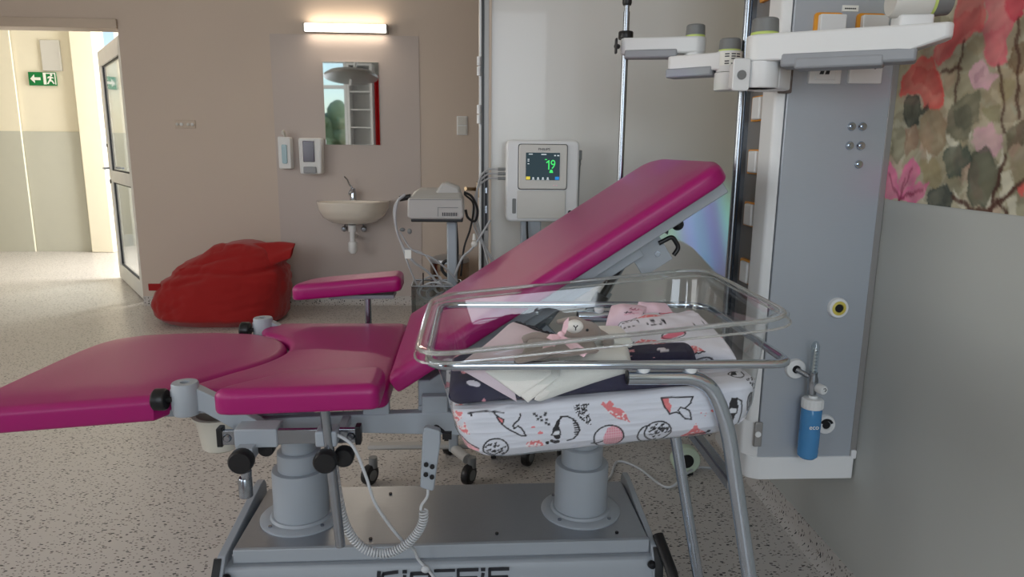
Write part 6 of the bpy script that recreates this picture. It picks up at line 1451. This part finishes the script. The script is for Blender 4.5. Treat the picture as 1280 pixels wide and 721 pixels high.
def flap(u, v):
    top = [(-2.06, .375), (-1.97, .43), (-1.86, .50), (-1.80, .515), (-1.68, .50), (-1.55, .515), (-1.42, .522), (-1.30, .512)]
    bot = [(-2.06, .350), (-1.96, .355), (-1.84, .38), (-1.74, .39), (-1.64, .375), (-1.54, .345), (-1.44, .375), (-1.312, .425)]
    t = u * 7; i = min(6, int(t)); f_ = t - i
    a = Vector(top[i]).lerp(Vector(top[i + 1]), f_); b = Vector(bot[i]).lerp(Vector(bot[i + 1]), f_)
    ph = 2 * PI * v; w = .5 - .5 * math.cos(ph)
    p = a.lerp(b, w); th = .05 * math.sin(PI * min(1, .15 + u * .75)) + .012
    return (p.x, 4.875 + .10 * (1 - w) + .05 * u - math.sin(ph) * th + .016 * blob_noise((p.x, p.y, 0), 8), (p.y + .012 * blob_noise((p.x, p.y, v), 8)) * 1.07)
obj('corner_flap', MB().grid(60, 33, flap), M_red, bg, ang=80)
obj('handle_tab', MB().box(-2.275, -2.19, 4.85, 4.86, .235, .285), M_red, bg, bevel=.004)

# cables lying on the floor, cable reel
cb = obj('floor_cable', MB().tube(spline([(.40, 2.50, .006), (.44, 2.40, .006), (.50, 2.42, .006), (.56, 2.56, .006), (.63, 2.50, .006), (.70, 2.34, .006), (.79, 2.40, .03), (.88, 2.50, .006), (.98, 2.46, .006)], 10), .005, 10), M_cablew)
tag(cb, 'white cable snaking over the floor behind the cot stand to the reel', 'cable')
rl = thing('cable_reel', 'pale green round cable reel with black centre on the floor under the cot', 'reel', (.80, 2.46, 0))
obj('reel_disc', MB().lathe([(.030, -.022), (.050, -.022), (.054, -.018), (.054, .018), (.050, .022), (.0, .022)], (.80, 2.46, .060), (0, 1, 0), 40), mat('pale_green_plastic', rgb(196, 212, 190), .45), rl)
obj('reel_hub', MB().lathe([(0, -.024), (.026, -.024), (.031, -.018), (.031, .0), (0, 0)], (.80, 2.46, .060), (0, 1, 0), 32), M_black, rl)
obj('reel_foot', MB().box(.77, .83, 2.44, 2.48, 0, .012), M_black, rl, bevel=.003)

# ================================================================== BEHIND THE CAMERA (seen in the mirror)
el = thing('examination_lamp', 'grey ceiling examination lamp behind the camera, seen in the mirror', 'lamp', (-1.95, -.75, 2.2))
obj('lamp_head', MB().lathe([(.0, 0), (.36, 0), (.42, .02), (.43, .05), (.36, .10), (.15, .14), (.05, .15), (0, .15)], (-2.0, -.75, 2.29), (.12, -.15, 1), 48), mat('lamp_head_grey', rgb(120, 116, 110), .4), el)
obj('lamp_arm', MB().tube(fillet([(-1.95, -.78, 2.43), (-1.9, -.78, 2.6), (-1.6, -.78, 2.62), (-1.6, -.78, 3.0)], .06), .025, 14), M_white, el)
obj('lamp_handle', MB().cyl((-2.0, -.75, 2.29), (-2.01, -.74, 2.20), .018, n=16), M_white, el)
sv = thing('white_cupboard', 'white shelved cupboard behind the camera, seen in the mirror', 'cupboard', (-1.98, -1.75, 0))
obj('cupboard_body', MB().box(-2.22, -2.18, -2.0, -1.6, 0, 2.6).box(-1.83, -1.79, -2.0, -1.6, 0, 2.6).box(-2.18, -1.83, -2.0, -1.97, 0, 2.6).box(-2.22, -1.79, -2.0, -1.6, 2.6, 2.63), M_white, sv, bevel=.002)
for k in range(9): obj('shelf', MB().box(-2.18, -1.83, -1.97, -1.62, .06 + k * .3, .08 + k * .3), M_white, sv)
cu = obj('red_curtain', MB().grid(60, 8, lambda u, v: (-1.77 + .5 * u, -1.7 + .035 * math.sin(u * 45) + .01 * math.sin(u * 17), 2.45 - 2.4 * v)), mat('red_curtain_cloth', rgb(190, 10, 20), .8), ang=80)
tag(cu, 'red curtain hanging beside the cupboard, a thin strip of it in the mirror', 'curtain')
for i, (x, y, h, r) in enumerate(((-5.0, -16, 2.6, 1.2), (-8.2, -19, 2.6, 1.6),)):
    t_ = thing('tree', ['broad green tree outside the window, mirrored left', 'lower green tree outside the window, mirrored right'][i], 'tree', (x, y, 0), 'trees outside')
    mb = MB()
    for k in range(22):
        q = random.Random(i * 50 + k); mb.ball((x + q.uniform(-.7, .7) * r, y + q.uniform(-.7, .7) * r, h * .62 + q.uniform(-.4, .5) * h * .7), r * q.uniform(.25, .42), 10, 7)
    obj('crown', mb.xf(lambda p: p + Vector((blob_noise(p, 1.6), blob_noise(p, 1.6, 1), blob_noise(p, 1.6, 2))) * .3), M_leafm, t_, ang=80)
    obj('trunk', MB().cyl((x, y, 0), (x, y, h * .5), .22, .14, 10), M_bark, t_)
tag(obj('lawn', MB().box(-40, 20, -40, -2.4, -.25, -.05), M_grass, smooth=False), kind='structure')
